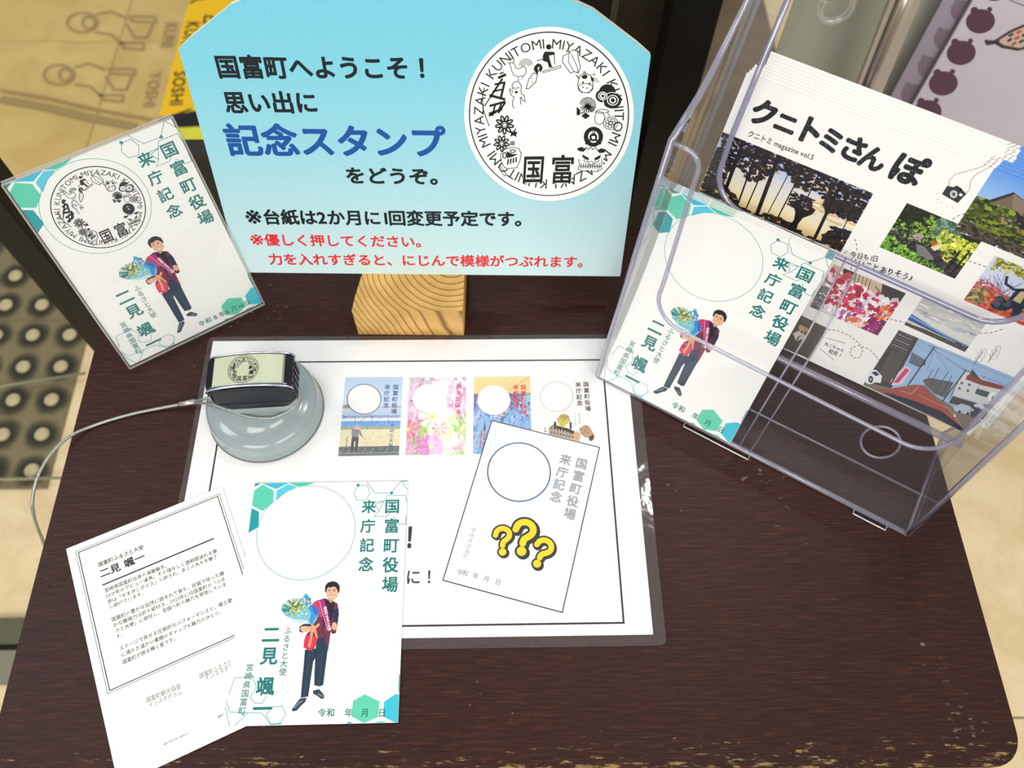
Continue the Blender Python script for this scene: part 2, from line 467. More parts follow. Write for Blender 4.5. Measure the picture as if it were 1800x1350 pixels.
class Art:
    """flat print: coloured shapes in mm on a sheet, layered a hundredth of a millimetre apart"""

    def __init__(s, z=0.0, map=None, step=0.008):
        s.v = []; s.f = []; s.c = []; s.z = z; s.map = map; s.step = step

    def P(s, p):
        return s.map(p[0], p[1]) if s.map else p

    def raw(s, pts, faces, col, layer):
        """pts already in mm; col one colour or one per point"""
        b = len(s.v); z = s.z + layer * s.step
        s.v += [(p[0] / 1000, p[1] / 1000, z / 1000) for p in pts]
        cols = col if isinstance(col, list) else [lin(col)] * len(pts)
        s.c += cols
        for f in faces:
            f = [b + i for i in f]
            a, d, e = s.v[f[0]], s.v[f[1]], s.v[f[2]]
            if (d[0] - a[0]) * (e[1] - a[1]) - (d[1] - a[1]) * (e[0] - a[0]) < 0: f.reverse()
            s.f.append(tuple(f))

    def poly(s, pts, col, layer=0, mapped=False):
        q = pts if mapped else [s.P(p) for p in pts]
        if len(q) > 4:
            tr = tessellate_polygon([[Vector((p[0], p[1], 0)) for p in q]])
            s.raw(q, [tuple(t) for t in tr], col, layer)
        elif len(q) >= 3:
            s.raw(q, [tuple(range(3))] + ([(0, 2, 3)] if len(q) == 4 else []), col, layer)

    def quadgrad(s, tl, tr, br, bl, ct, cb, layer=0, n=10):
        """four corners, colour running from the top edge to the bottom edge"""
        tl, tr, br, bl = [s.P(p) for p in (tl, tr, br, bl)]
        pts = []; cols = []
        a, b = lin(ct), lin(cb)
        for i in range(n + 1):
            t = i / n
            pts += [(tl[0] + (bl[0] - tl[0]) * t, tl[1] + (bl[1] - tl[1]) * t), (tr[0] + (br[0] - tr[0]) * t, tr[1] + (br[1] - tr[1]) * t)]
            cols += [tuple(a[k] + (b[k] - a[k]) * t for k in range(3))] * 2
        s.raw(pts, [(2 * i, 2 * i + 1, 2 * i + 3, 2 * i + 2) for i in range(n)], cols, layer)

    def line(s, pts, w, col, layer=1, closed=False):
        q = [s.P(p) for p in pts]
        if closed: q = q + [q[0]]
        if len(q) < 2: return
        pts2 = []; n = len(q); h = w / 2
        for i in range(n):
            a = q[i - 1] if i > 0 else (q[-2] if closed else q[0])
            b = q[i + 1] if i < n - 1 else (q[1] if closed else q[-1])
            d1 = Vector((q[i][0] - a[0], q[i][1] - a[1])); d2 = Vector((b[0] - q[i][0], b[1] - q[i][1]))
            if d1.length < 1e-9: d1 = d2
            if d2.length < 1e-9: d2 = d1
            if d1.length < 1e-9: d1 = d2 = Vector((1, 0))
            d1.normalize(); d2.normalize()
            t = d1 + d2
            if t.length < 0.2: t = d1
            t.normalize()
            k = h / max(0.5, t.dot(d1))
            pts2 += [(q[i][0] - t.y * k, q[i][1] + t.x * k), (q[i][0] + t.y * k, q[i][1] - t.x * k)]
        s.raw(pts2, [(2 * i, 2 * i + 1, 2 * i + 3, 2 * i + 2) for i in range(n - 1)], col, layer)

    def dash(s, pts, w, col, layer=1, on=1.6, off=1.2):
        q = [Vector(s.P(p)) for p in pts]
        dist = 0; m = s.map; s.map = None
        for a, b in zip(q, q[1:]):
            L = (b - a).length; t = 0
            while t < L:
                ph = (dist + t) % (on + off)
                if ph < on:
                    e = min(L, t + on - ph)
                    s.line([tuple(a + (b - a) * (t / L)), tuple(a + (b - a) * (e / L))], w, col, layer)
                    t = e + 1e-6
                else: t += on + off - ph + 1e-6
            dist += L
        s.map = m

    def ell(s, c, rx, ry, col, layer=1, n=20, rot=0):
        cr, sr = math.cos(rot), math.sin(rot)
        s.poly([(c[0] + rx * math.cos(a) * cr - ry * math.sin(a) * sr, c[1] + rx * math.cos(a) * sr + ry * math.sin(a) * cr) for a in [2 * math.pi * i / n for i in range(n)]], col, layer)

    def ring(s, c, rx, ry, w, col, layer=1, n=48, a0=0, a1=360):
        full = a1 - a0 >= 360
        k = n if full else n + 1
        s.line([(c[0] + rx * math.cos(a), c[1] + ry * math.sin(a)) for a in [math.radians(a0 + (a1 - a0) * i / n) for i in range(k)]], w, col, layer, full)

    def glyph(s, ch, o, ex, ey, col, layer=2, bold=0.0, res=2, slant=0.0):
        """o: em box corner in mm; ex, ey: em axes in mm"""
        vs, fs, _ = glyph(ch, 0.0, min(res, 3) if bold < .1 else res)
        if not vs: return
        sh_ = [(0, 0)]
        if ch == '※':
            bold *= .6; vs = [((x - .318) * 1.55 + .5, (y - .335) * 1.55 + .38) for x, y in vs]
        elif ch == '！': vs = [(x + .25, y) for x, y in vs]
        if bold > 0:    # a heavier face: the stroke swept round a small circle
            k = 8 if res >= 3 else 4
            b = bold * .85
            sh_ += [(b * math.cos(6.2832 * (i + .5) / k), b * math.sin(6.2832 * (i + .5) / k)) for i in range(k)]
        for j, (dx, dy) in enumerate(sh_):
            s.raw([(o[0] + ex[0] * (x + dx + slant * y) + ey[0] * (y + dy + .12), o[1] + ex[1] * (x + dx + slant * y) + ey[1] * (y + dy + .12)) for x, y in vs], fs, col, layer + j * .02)

    def text(s, t, p0, p1, col, layer=2, bold=0.0, hs=1.0, res=2, jit=0.0, slant=0.0):
        """a line of writing whose bottom edge runs from p0 to p1"""
        a = Vector(s.P(p0)); b = Vector(s.P(p1))
        adv = [glyph(c, bold, res)[2] for c in t]
        em = (b - a).length / sum(adv); d = (b - a).normalized(); nrm = Vector((-d.y, d.x))
        x = 0
        for c, w in zip(t, adv):
            j = R_.uniform(-jit, jit)
            dd = Vector((d.x * math.cos(j) - d.y * math.sin(j), d.x * math.sin(j) + d.y * math.cos(j)))
            nn = Vector((-dd.y, dd.x))
            o = a + d * (em * x) + nrm * em * R_.uniform(-jit, jit) * .5
            s.glyph(c, o, dd * em, nn * em * hs, col, layer, bold, res, slant)
            x += w

    def char(s, ch, c, size, col, layer=2, bold=0.0, rot=0.0, res=3, hs=1.0):
        """one character centred at c, size in mm"""
        c = Vector(s.P(c)); ex = Vector((math.cos(rot), math.sin(rot))) * size; ey = Vector((-math.sin(rot), math.cos(rot))) * size * hs
        s.glyph(ch, c - ex * .5 - ey * .5, ex, ey, col, layer, bold, res)

    def vtext(s, t, p0, p1, size, col, layer=2, bold=0.0, rot=0.0):
        n = len(t)
        for i, ch in enumerate(t):
            k = i / max(1, n - 1)
            s.char(ch, (p0[0] + (p1[0] - p0[0]) * k, p0[1] + (p1[1] - p0[1]) * k), size, col, layer, bold, rot, 2)

    def build(s, name, parent, mat=None):
        me = bpy.data.meshes.new(name)
        me.from_pydata(s.v, [], s.f)
        ca = me.color_attributes.new('Col', 'FLOAT_COLOR', 'POINT')
        arr = np.ones((len(s.v), 4), dtype=np.float32)
        if s.c: arr[:, :3] = np.array(s.c, dtype=np.float32)
        ca.data.foreach_set('color', arr.ravel())
        me.update()
        return link(name, me, mat or INK, parent)


def crop(x0, y0, sc, fr=None):
    """measured points of an enlarged detail -> mm on a sheet"""
    if fr is None: return lambda x, y: (x0 + x / sc, y0 + y / sc)
    return lambda x, y: fr.mm(x0 + x / sc, y0 + y / sc)


def sheet(name, w, h, t, mat, parent, r=0):
    pts = rrect(0, w, 0, h, r, 5) if r else [(0, 0), (w, 0), (w, h), (0, h)]
    return MB().prism(pts, lambda x, y, k: (x, y, -t if k == 0 else 0)).build(name, mat, parent)

# ================================================================== SETTING
FZ = -0.68
floor = empty('floor', Vector((0, 0, FZ)), kind='structure')
MB().box(-2.4, 2.2, -0.9, 3.0, -0.03, -0.004).build('grout_bed', GROUT, floor)
T = 0.67
tile_me = None
for i in range(-3, 3):
    for j in range(-1, 4):
        x0 = -0.78 + (i + 1) * T; y0 = 0.117 + j * T
        if tile_me is None:
            o = MB().box(0.0012, T - 0.0012, 0.0012, T - 0.0012, -0.02, 0).build('tile', STONE, floor)
            bevel(o, 0.0008, 1); tile_me = o.data
        else:
            o = link('tile', tile_me, None, floor)
        o.location = (x0, y0, 0)
# one light object-space seed per tile is not needed: the stone pattern runs on each tile


def tactile_mat():
    m, nt, b = newmat('tactile_tile')
    t = N(nt, 'TexCoord')
    mp = N(nt, 'Mapping'); mp.inputs['Location'].default_value = (0.0, 0.0, 0)
    nt.links.new(t.outputs['Object'], mp.inputs['Vector'])
    sc = N(nt, 'VectorMath', operation='SCALE'); sc.inputs['Scale'].default_value = 1 / 0.061
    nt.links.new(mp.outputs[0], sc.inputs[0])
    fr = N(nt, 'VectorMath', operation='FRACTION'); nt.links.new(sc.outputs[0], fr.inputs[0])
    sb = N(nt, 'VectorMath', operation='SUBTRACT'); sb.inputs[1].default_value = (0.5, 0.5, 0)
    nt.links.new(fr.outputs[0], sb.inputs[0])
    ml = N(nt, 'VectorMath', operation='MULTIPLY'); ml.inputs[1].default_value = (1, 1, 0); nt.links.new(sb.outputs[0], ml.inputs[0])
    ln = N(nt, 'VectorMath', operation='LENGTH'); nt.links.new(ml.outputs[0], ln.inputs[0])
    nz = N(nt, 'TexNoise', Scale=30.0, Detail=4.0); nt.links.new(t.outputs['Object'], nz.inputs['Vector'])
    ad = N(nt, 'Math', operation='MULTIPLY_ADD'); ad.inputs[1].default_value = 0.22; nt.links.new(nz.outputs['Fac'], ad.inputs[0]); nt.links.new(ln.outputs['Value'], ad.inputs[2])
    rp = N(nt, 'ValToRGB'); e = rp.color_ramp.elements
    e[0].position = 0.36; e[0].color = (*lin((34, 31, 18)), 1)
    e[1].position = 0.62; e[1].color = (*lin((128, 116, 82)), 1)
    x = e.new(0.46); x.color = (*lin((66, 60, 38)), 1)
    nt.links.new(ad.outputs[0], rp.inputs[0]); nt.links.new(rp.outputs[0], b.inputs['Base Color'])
    b.inputs['Roughness'].default_value = 0.5
    return m


TACT = tactile_mat()
STUD = flat('worn_stud', (196, 182, 142), 0.45, noise=0.12, nscale=120)
P = 0.061
stud_me = None
# tile edge lines fall midway between studs; a seam runs at y = 0.762
for (ix0, ix1, iy0, iy1) in ((-4, 0, 0, 4), (-4, 0, 5, 9)):
    ty = 0.46 if iy0 == 0 else 0.7645
    tt = empty('tactile_tile', Matrix.Identity(4)); tt.parent = floor
    tt.matrix_parent_inverse = Matrix.Identity(4); tt.location = (-0.6795 - 5 * P, ty, 0)
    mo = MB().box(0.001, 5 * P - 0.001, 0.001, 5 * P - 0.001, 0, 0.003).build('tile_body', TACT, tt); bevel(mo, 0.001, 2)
    for a in range(5):
        for b_ in range(5):
            if stud_me is None:
                so = MB().lathe([(0.0115, 0), (0.0115, 0.002), (0.0098, 0.0042), (0.0085, 0.005)], k=20).build('stud', STUD, tt, True)
                stud_me = so.data
            else: so = link('stud', stud_me, None, tt)
            so.location = ((a + .5) * P, (b_ + .5) * P, 0.003)

# thin pale wires strung low over the tactile paving
WIRE = flat('pale_wire', (150, 150, 118), 0.4, metal=0.3)
for pa, pb, lab in (((0, 680), (150, 656), 'thin pale rod slanting over the studded paving, its round end by the table edge'),
                    ((0, 843), (112, 840), 'straight pale rod across the bottom edge of the studded paving')):
    a = at_z(*pa, FZ + 0.02); b2 = at_z(*pb, FZ + 0.02); a = a + (a - b2) * 1.5
    ro = MB().tube([a, b2], 0.0024, 8).build('floor_rod', WIRE, None, True); tagp(ro, lab, 'rod')
    tagp(ro, group=None)

# metal door channel on the floor at the lower left
ch = empty('floor_channel', Vector((-0.95, 0.178, FZ)), 'olive grey metal channel on the floor at the lower left of the table', 'channel')
MB().box(0, 0.3, 0.052, 0.088, 0, 0.012).build('upper_rail', flat('olive_metal', (92, 92, 70), 0.4, metal=0.4), ch)
MB().box(0, 0.3, 0.044, 0.052, 0, 0.004).build('slot', BLACK, ch)
MB().box(0, 0.3, 0.0, 0.044, 0, 0.010).build('lower_rail', flat('grey_metal', (128, 126, 106), 0.4, metal=0.4), ch)

# black posts behind the table with a dark lower board between them
def post(x0, x1, y0, y1, label):
    e = empty('door_post', Vector(((x0 + x1) / 2, (y0 + y1) / 2, FZ)), label, 'post')
    hw, hd = (x1 - x0) / 2, (y1 - y0) / 2
    bevel(MB().box(-hw, hw, -hd, hd, 0, 1.3).build('upright', BLACK, e), 0.0015, 2)
    MB().box(-hw - .012, hw + .012, -hd - .012, hd + .012, 0, 0.006).build('base_plate', BLACKSIDE, e)
    return e


post(-0.473, -0.441, 0.5, 0.535, 'black metal post rising behind the leaning postcard, left of the table')
post(0.127, 0.161, 0.5, 0.535, 'wide black metal post behind the blue sign, right side')
e = empty('back_board', Vector((-0.156, 0.515, FZ)), 'dark board standing behind the back edge of the table', 'board')
MB().box(-0.15, 0.281, -0.006, 0.006, 0.02, 0.655).build('panel', DARKPANEL, e)
MB().box(-0.15, 0.281, -0.009, 0.009, 0.655, 0.662).build('top_rail', BLACKSIDE, e)
e = empty('smoked_strip', Vector((0.085, 0.53, FZ)), 'brown smoked upright strip between the blue sign and the black post', 'strip')
MB().box(-0.075, 0.002, -0.004, 0.004, 0, 1.3).build('dark_band', DARKPANEL, e)
MB().box(0.008, 0.0415, -0.004, 0.004, 0, 1.3).build('brown_band', BROWNSTRIP, e)
MB().box(0.0025, 0.0075, -0.006, 0.006, 0, 1.3).build('pale_edge', flat('strip_edge', (72, 68, 50), .4), e)

# yellow printed cloth on the floor and an added film painting its hazy reflection
YEL = flat('yellow_cloth', (250, 200, 12), 0.8, noise=0.05, nscale=200, bump=0.2)
YG = flat('yellow_green_cloth', (226, 226, 60), 0.8, noise=0.05)
SOOT = flat('black_cloth', (22, 20, 16), 0.8)
fy = Frame((-0.655, 0.95, FZ + 0.004), 0.0)
cl = empty('yellow_cloth', fy.M, 'bright yellow cloth with black lettering on the floor behind the blue sign', 'cloth')
MB().prism([(0.0, 0.285), (0.5, 0.42), (0.5, 0.9), (0.0, 0.9)], lambda x, y, k: (x, y, -0.001 * k)).build('yellow_field', YEL, cl)
MB().prism([(0.0, 0.255), (0.5, 0.29), (0.5, 0.42), (0.0, 0.285)], lambda x, y, k: (x, y, -0.001 * k)).build('black_band', SOOT, cl)
MB().prism([(0.0, 0.16), (0.5, 0.18), (0.5, 0.29), (0.0, 0.255)], lambda x, y, k: (x, y, -0.001 * k)).build('yellow_green_band', YG, cl)
MB().prism([(0.0, 0.0), (0.5, 0.0), (0.5, 0.18), (0.0, 0.16)], lambda x, y, k: (x, y, -0.001 * k)).build('dark_hem', SOOT, cl)
ar = Art(0.05, crop(0, 0, 3.6, fy), 0.1)
K = (30, 26, 20)


def vword(ar, t, p0, p1, col, size, bold=.03):
    ar.text(t, p0, p1, col, 2, bold, size)


ar.text('SOSHI', (1092, 452), (1060, 672), K, 2, .03, 1.0)
ar.text('KUNI', (1172, 135), (1128, 300), K, 2, .03, 1.2)
ar.line([(1010, 752), (1060, 740), (1140, 716), (1210, 690)], 5, K, 2)
ar.line([(1015, 768), (1100, 745), (1220, 712)], 9, K, 3)
ar.line([(1300, 100), (1290, 145), (1330, 150), (1345, 105)], 5, K, 2, True)
ar.line([(1200, 20), (1250, -5), (1300, -10)], 6, K, 2)
ar.build('printed_lettering', cl)

fg = Frame((-1.75, 1.035, FZ + 0.003), 0.0)
FILM = clear('yellow_reflection_film', (0.965, 0.95, 0.86), 0.008, 0.10, lin((224, 200, 130)), 0.3)
fm = empty('reflection_film', fg.M, 'translucent yellow film added over the floor tiles, its grey print painting a hazy reflection', 'film')
MB().prism([(0, -0.05), (1.093, -0.05), (1.093, 0.95), (0, 0.95)], lambda x, y, k: (x, y, -0.0008 * k)).build('film', FILM, fm)
ar = Art(0.05, crop(0, 0, 3.6, fg), 0.1)
G = (168, 142, 92)
ar.text('KUNI', (1035, 140), (1000, 300), G, 2, .02, 1.2)
ar.text('YOSHI', (935, 455), (890, 680), G, 2, .02, 1.0)
for off in (0, 330):
    w = 4.5
    ar.ring((520 - off * .45, 140 + off), 95, 62, w, G, 1, 28)
    ar.ring((560 - off * .45, 140 + off), 40, 38, w, G, 1, 20)
    ar.line([(600 - off * .4, 90 + off), (700 - off * .4, 70 + off), (800 - off * .4, 110 + off)], w, G, 1)
    ar.line([(600 - off * .4, 200 + off), (700 - off * .4, 215 + off), (780 - off * .4, 280 + off)], w, G, 1)
    ar.line([(820 - off * .4, 100 + off), (980 - off * .4, 105 + off), (985 - off * .4, 140 + off), (830 - off * .4, 130 + off)], w, G, 1, True)
    ar.line([(800 - off * .4, 150 + off), (850 - off * .4, 235 + off), (930 - off * .4, 235 + off), (965 - off * .4, 150 + off)], w, G, 1)
    ar.line([(760 - off * .4, 270 + off), (910 - off * .4, 270 + off), (905 - off * .4, 310 + off), (780 - off * .4, 300 + off)], w, G, 1, True)
ar.line([(0, 570), (300, 620), (600, 690), (960, 755)], 7, G, 1)
ar.line([(0, 625), (300, 680), (600, 750), (860, 800)], 18, G, 1)
ar.build('painted_reflection', fm)

# lilac poster, its grey backing board and the bright metal tube, behind the brochure holder
PY = 0.60
LILAC = flat('lilac_poster', (204, 196, 212), 0.5, noise=0.03, nscale=20)
PALELILAC = flat('lilac_back_sheet', (150, 142, 160), 0.5, noise=0.04, nscale=20)
BOARDG = flat('grey_green_board', (160, 163, 146), 0.35, noise=0.10, nscale=9)
fp = Frame((0.402, PY, FZ + 0.1), 0.0, 0.0)
po = empty('lilac_poster', fp.M, 'lilac poster with a column of dark purple blobs, upper right corner', 'poster')
MB().box(0, 0.42, 0, 0.95, -0.002, 0).build('poster_sheet', LILAC, po)
ar = Art(0.05, crop(1380, 0, 4.286, fp), 0.06)
PUR = (72, 2, 56)
def blob(ar, c, sx, sy, col, layer=1, half=False):
    def cut(pts): return [(min(x, c[0] + half) if half else x, y) for x, y in pts]
    body = []
    for i in range(32):
        a = 2 * math.pi * i / 32; x, y = sx * math.cos(a), sy * math.sin(a)
        body.append((c[0] + x * .93 + y * .36, c[1] + y * .93 - x * .30))
    ar.poly(cut(body), col, layer)
    for ex_, ey_, r in ((-.40, -.86, .27), (.62, -.98, .17)):
        if half and ex_ > 0: continue
        ar.poly(cut([(c[0] + ex_ * sx + r * sx * math.cos(6.283 * i / 14), c[1] + ey_ * sy + r * sx * math.sin(6.283 * i / 14)) for i in range(14)]), col, layer + .3)


for c in ((1472, 160), (1327, 398), (1192, 628), (1070, 845)):
    blob(ar, c, 112, 92, PUR, 2)
blob(ar, (1590, -75), 112, 80, PUR, 2)
# part of a drawn beak-like cone with red and black dashes, and shake marks
ar.poly([(1590, 305), (1700, 235), (1850, 170), (1990, 160), (1990, 420), (1830, 400), (1760, 365), (1640, 350)], (206, 180, 164), 1)
ar.line([(1990, 160), (1850, 170), (1700, 235), (1598, 300), (1600, 325), (1640, 350), (1760, 372), (1800, 360), (1990, 400)], 3.0, K, 3)
for i, (x, y) in enumerate([(1700, 262), (1760, 240), (1690, 300), (1745, 285), (1800, 262), (1722, 330), (1780, 310), (1830, 240), (1840, 290), (1850, 335)]):
    ar.line([(x - 16, y + 9), (x + 18, y - 10)], 3.2, (200, 50, 50) if i % 2 else K, 4)
for k in range(3):
    x = 1512 + k * 26; ar.line([(x, 300 + k * 2), (x + 10, 322 - k * 6 + 4), (x + 32, 334 - k * 4)], 2.6, K, 3)
ar.line([(1690, 0), (1800, 42), (1900, 80)], 1.0, (120, 110, 130), 3)
ar.build('printed_blobs', po)
fb = Frame((0.380, PY + 0.006, FZ + 0.1), 0.0, 0.0)
bs = empty('back_sheet', fb.M, 'dull mauve sheet with faded blobs showing left of the lilac poster', 'sheet')
MB().box(0, 0.0215, 0, 0.95, -0.001, 0).build('sheet_body', PALELILAC, bs)
ar = Art(0.05, crop(1380, 0, 4.286, fb), 0.06)
for c, h in (((1335, 85), 48), ((1205, 300), 44), ((1085, 510), 44), ((960, 715), 50)):
    blob(ar, c, 88, 84, (118, 98, 118), 2, h)
ar.build('faded_blobs', bs)
gb = empty('grey_board', Vector((0.262, PY + 0.02, FZ + 0.05)), 'grey green board behind the magazines with a metal tube in front', 'board')
MB().box(0, 0.19, 0, 0.006, 0, 1.0).build('board_panel', BOARDG, gb)
a = at_y(1590, 0, PY - 0.02); b2 = at_y(1525, 161, PY - 0.02)
d = (b2 - a)
tb = MB().tube([a - d * 2, a + d * ((a.z - (FZ + 0.02)) / -d.z)], 0.0125, 24).build('metal_tube', CHROME, None, True)
tagp(tb, 'shiny metal tube rising in front of the grey green board', 'tube')
hk = empty('clear_hook', at_y(1470, 12, PY - 0.03), 'clear plastic loop hook against the grey green board, top edge', 'hook')
HOOKM = clear('hook_plastic', (0.9, 0.9, 0.9), 0.12, 0.12, (.9, .9, .9), 0.05, gmul=1)
MB().tube([(0.0125 * math.cos(a), 0, 0.0135 * math.sin(a)) for a in [math.radians(150 + 300 * i / 30) for i in range(31)]][:-2] + [(0.016, -0.001, 0.022), (0.02, -0.001, 0.06)], 0.0030, 10).build('loop', HOOKM, hk, True)
MB().box(0.014, 0.03, -0.001, 0.001, 0.055, 0.09).build('tab', HOOKM, hk)
# added brown sheet painting shade onto the floor right of the black post
mt = MB().box(0.14, 0.60, 0.66, 1.75, FZ, FZ + 0.004).build('floor_shade_sheet', flat('painted_floor_shade', (112, 94, 64), .6, noise=.45, nscale=7)); tagp(mt, 'added mottled brown sheet painting shade onto the floor seen through the clear holder', 'mat')

# ================================================================== TABLE
tx0, tx1, ty0, ty1 = -0.2849, 0.3016, 0.0245, 0.4137
tbl = empty('side_table', Vector((0, 0.22, FZ)), 'small dark brown wooden table with rounded corners and a worn ochre edge', 'table')
TH = -FZ
def tfn(x, y, k): return (x, y - 0.22, TH - (0.0 if k else 0.0016))
o = MB().prism(rrect(tx0, tx1, ty0, ty1, 0.018, 8), lambda x, y, k: (x, y, (TH if k else TH - 0.0022))).build('tabletop', TABLE, tbl)
o.location = (0, -0.22, 0); bevel(o, 0.0009, 2)
o = MB().prism(rrect(tx0 - .0003, tx1 + .0003, ty0 - .0003, ty1 + .0003, 0.0183, 8), lambda x, y, k: (x, y, (TH - 0.0023 if k else TH - 0.020))).build('edge_band', EDGEWOOD, tbl)
o.location = (0, -0.22, 0); bevel(o, 0.001, 2)
MB().box(tx0 + .03, tx1 - .03, ty0 + .03 - .22, ty0 + .045 - .22, TH - .08, TH - .02).box(tx0 + .03, tx1 - .03, ty1 - .045 - .22, ty1 - .03 - .22, TH - .08, TH - .02).build('apron', TABLE, tbl)
for lx in (tx0 + .045, tx1 - .045):
    for ly in (ty0 + .045 - .22, ty1 - .045 - .22):
        MB().box(lx - .015, lx + .015, ly - .015, ly + .015, 0, TH - .021).build('leg', TABLE, tbl)


# ================================================================== STAMP DESIGN
def text_on_circle(ar, t, c, r, size, col, start, span, layer=3, bold=0.0):
    adv = [glyph(ch_, bold)[2] if ch_ != ' ' else .45 for ch_ in t]
    tot = sum(adv); a = start
    for ch_, w in zip(t, adv):
        st = span * w / tot
        m = a - st * (w - .06) / w / 2
        th = math.radians(m)
        p = (c[0] + r * math.cos(th), c[1] - r * math.sin(th))
        # em axes measured in the drawing's own space, then mapped
        tx, ty = math.sin(th), math.cos(th)
        nx, ny = math.cos(th), -math.sin(th)
        w2 = (w - .06) * size
        o = (p[0] - tx * w2 / 2 - nx * size * .12, p[1] - ty * w2 / 2 - ny * size * .12)
        O = Vector(ar.P(o)); E1 = Vector(ar.P((o[0] + tx * size, o[1] + ty * size))) - O; E2 = Vector(ar.P((o[0] + nx * size, o[1] + ny * size))) - O
        ar.glyph(ch_, O, E1, E2, col, layer, bold)
        a -= st


def stamp_design(ar, mm_per, col=K, white=(250, 250, 247), disc=True, simple=False, bg=None):
    """drawn in the measured frame of the blue sign's emblem: centre (655,675), ring radius 555"""
    c = (655, 675); w = mm_per
    wh = bg or white
    if disc: ar.ell(c, 592, 608, white, 1, 72)
    ar.ring(c, 555, 570, 5.5 * w, col, 2, 96)
    text_on_circle(ar, 'KUNITOMI MIYAZAKI KUNITOMI MIYAZAKI KUNITOMI MIYAZAKI ', c, 456, 98, col, 149, 360, 3, 0.0)
    L = lambda pts, k=3.6, cl=False, ly=5: ar.line(pts, k * w, col, ly, cl)
    F = lambda pts, ly=5: ar.poly(pts, col, ly)
    WH = lambda pts, ly=4: ar.poly(pts, wh, ly)
    # skier
    ar.ell((653, 208), 19, 19, col, 5)
    F([(625, 240), (690, 242), (698, 262), (655, 268), (662, 300), (672, 335), (684, 350), (655, 352), (645, 315), (612, 305), (612, 270)])
    L([(570, 305), (625, 290)]); L([(690, 250), (696, 330)])
    L([(612, 378), (735, 338), (738, 352), (615, 388)], 3, True)
    # rooster
    L([(385, 290), (400, 285), (412, 300), (404, 320), (375, 318), (388, 345), (395, 375), (410, 405), (440, 415), (480, 410), (497, 385), (492, 350), (470, 345), (450, 360), (425, 355), (408, 318)], 3, False)
    for k in range(4): ar.ring((495, 350), 20 + 10 * k, 24 + 11 * k, 2.6 * w, col, 5, 12, 190, 340)
    L([(440, 415), (440, 440)], 2.6); L([(470, 412), (468, 438)], 2.6); L([(430, 445), (450, 437)], 2.4)
    # carrot
    F([(553, 345), (575, 322), (600, 330), (612, 355), (598, 385), (585, 372), (575, 400), (560, 385), (548, 365)])
    WH([(575, 352), (590, 348), (580, 375)], 6)
    L([(550, 388), (515, 430), (495, 500), (515, 498), (562, 455), (575, 402)], 3.4, True)
    L([(528, 425), (545, 430)], 2.5); L([(545, 455), (530, 450)], 2.5)
    # pepper
    WH([(750, 250), (780, 240), (850, 232), (875, 330), (862, 385), (810, 392), (760, 340)])
    L([(790, 255), (755, 270), (748, 310), (775, 350), (805, 390), (835, 380), (860, 390), (875, 345), (860, 290), (855, 240), (830, 228), (800, 240)], 3.4, True)
    L([(795, 258), (790, 310), (812, 350), (830, 380)], 3); L([(812, 258), (830, 300), (852, 345), (858, 385)], 3)
    L([(778, 248), (778, 236), (796, 240), (805, 256)], 3.4)
    # cow
    L([(862, 430), (855, 480), (880, 525), (935, 528), (962, 490), (962, 440), (945, 405), (905, 390), (875, 405)], 3.4, True)
    F([(878, 415), (905, 398), (925, 408), (918, 430), (895, 432)]); F([(945, 415), (965, 425), (965, 455), (950, 445)])
    L([(862, 420), (842, 400), (850, 418), (868, 432)], 3, True); L([(965, 440), (1000, 455), (985, 432), (965, 428)], 3, True)
    L([(895, 392), (900, 378), (912, 390)], 3); L([(955, 402), (975, 395), (968, 415)], 3)
    ar.ring((910, 495), 52, 32, 3 * w, col, 6, 24); ar.ell((892, 455), 6, 8, col, 6, 10); ar.ell((938, 465), 6, 8, col, 6, 10)
    ar.ell((893, 490), 5, 6, col, 6, 8); ar.ell((920, 495), 5, 6, col, 6, 8)
    # pastry rolls
    ar.ell((1062, 520), 58, 52, col, 5); ar.ell((1030, 550), 50, 45, col, 6); ar.ell((1095, 580), 66, 58, col, 6)
    for q, rr in (((1030, 550), 30), ((1100, 580), 38)):
        ar.ring(q, rr, rr * .9, 4 * w, wh, 7, 24); ar.ring(q, rr * .5, rr * .5, 6 * w, wh, 7, 20)
    ar.ring((1095, 580), 62, 54, 3 * w, wh, 7, 24, 150, 300)
    # chrysanthemum
    for k in range(16):
        a = math.radians(200 + 14 * k); x, y = 925 + 58 * math.cos(a), 615 + 58 * math.sin(a)
        L([(925, 640), (925 + 45 * math.cos(a - .15), 620 + 50 * math.sin(a - .15)), (x, y), (925 + 45 * math.cos(a + .12), 620 + 50 * math.sin(a + .12))], 3, True)
    for k in range(8):
        a = math.radians(20 + 20 * k); L([(925, 615), (925 + 55 * math.cos(a), 618 + 50 * math.sin(a))], 5)
    F([(848, 625), (875, 650), (868, 685), (848, 685)]); F([(880, 690), (910, 665), (942, 690), (910, 712)]); L([(905, 660), (880, 672), (850, 668)], 5)
    # mango and lychee
    L([(985, 655), (975, 700), (978, 735), (1005, 752), (1035, 735), (1045, 700), (1030, 665)], 3, True)
    L([(980, 660), (1010, 642), (1060, 648), (1075, 660), (1030, 672), (990, 668)], 3, True); L([(1060, 660), (1078, 690)], 3)
    ar.ring((1085, 740), 50, 45, 3 * w, col, 6, 14)
    for k in range(7):
        a = math.radians(51 * k); ar.ring((1085 + 26 * math.cos(a), 740 + 24 * math.sin(a)), 13, 12, 2.8 * w, col, 6, 7)
    ar.ring((1085, 740), 12, 12, 2.8 * w, col, 6, 7)
    # town crest
    ar.ring((965, 835), 52, 56, 20 * w, col, 6, 36); ar.ring((965, 838), 20, 22, 9 * w, col, 6, 24)
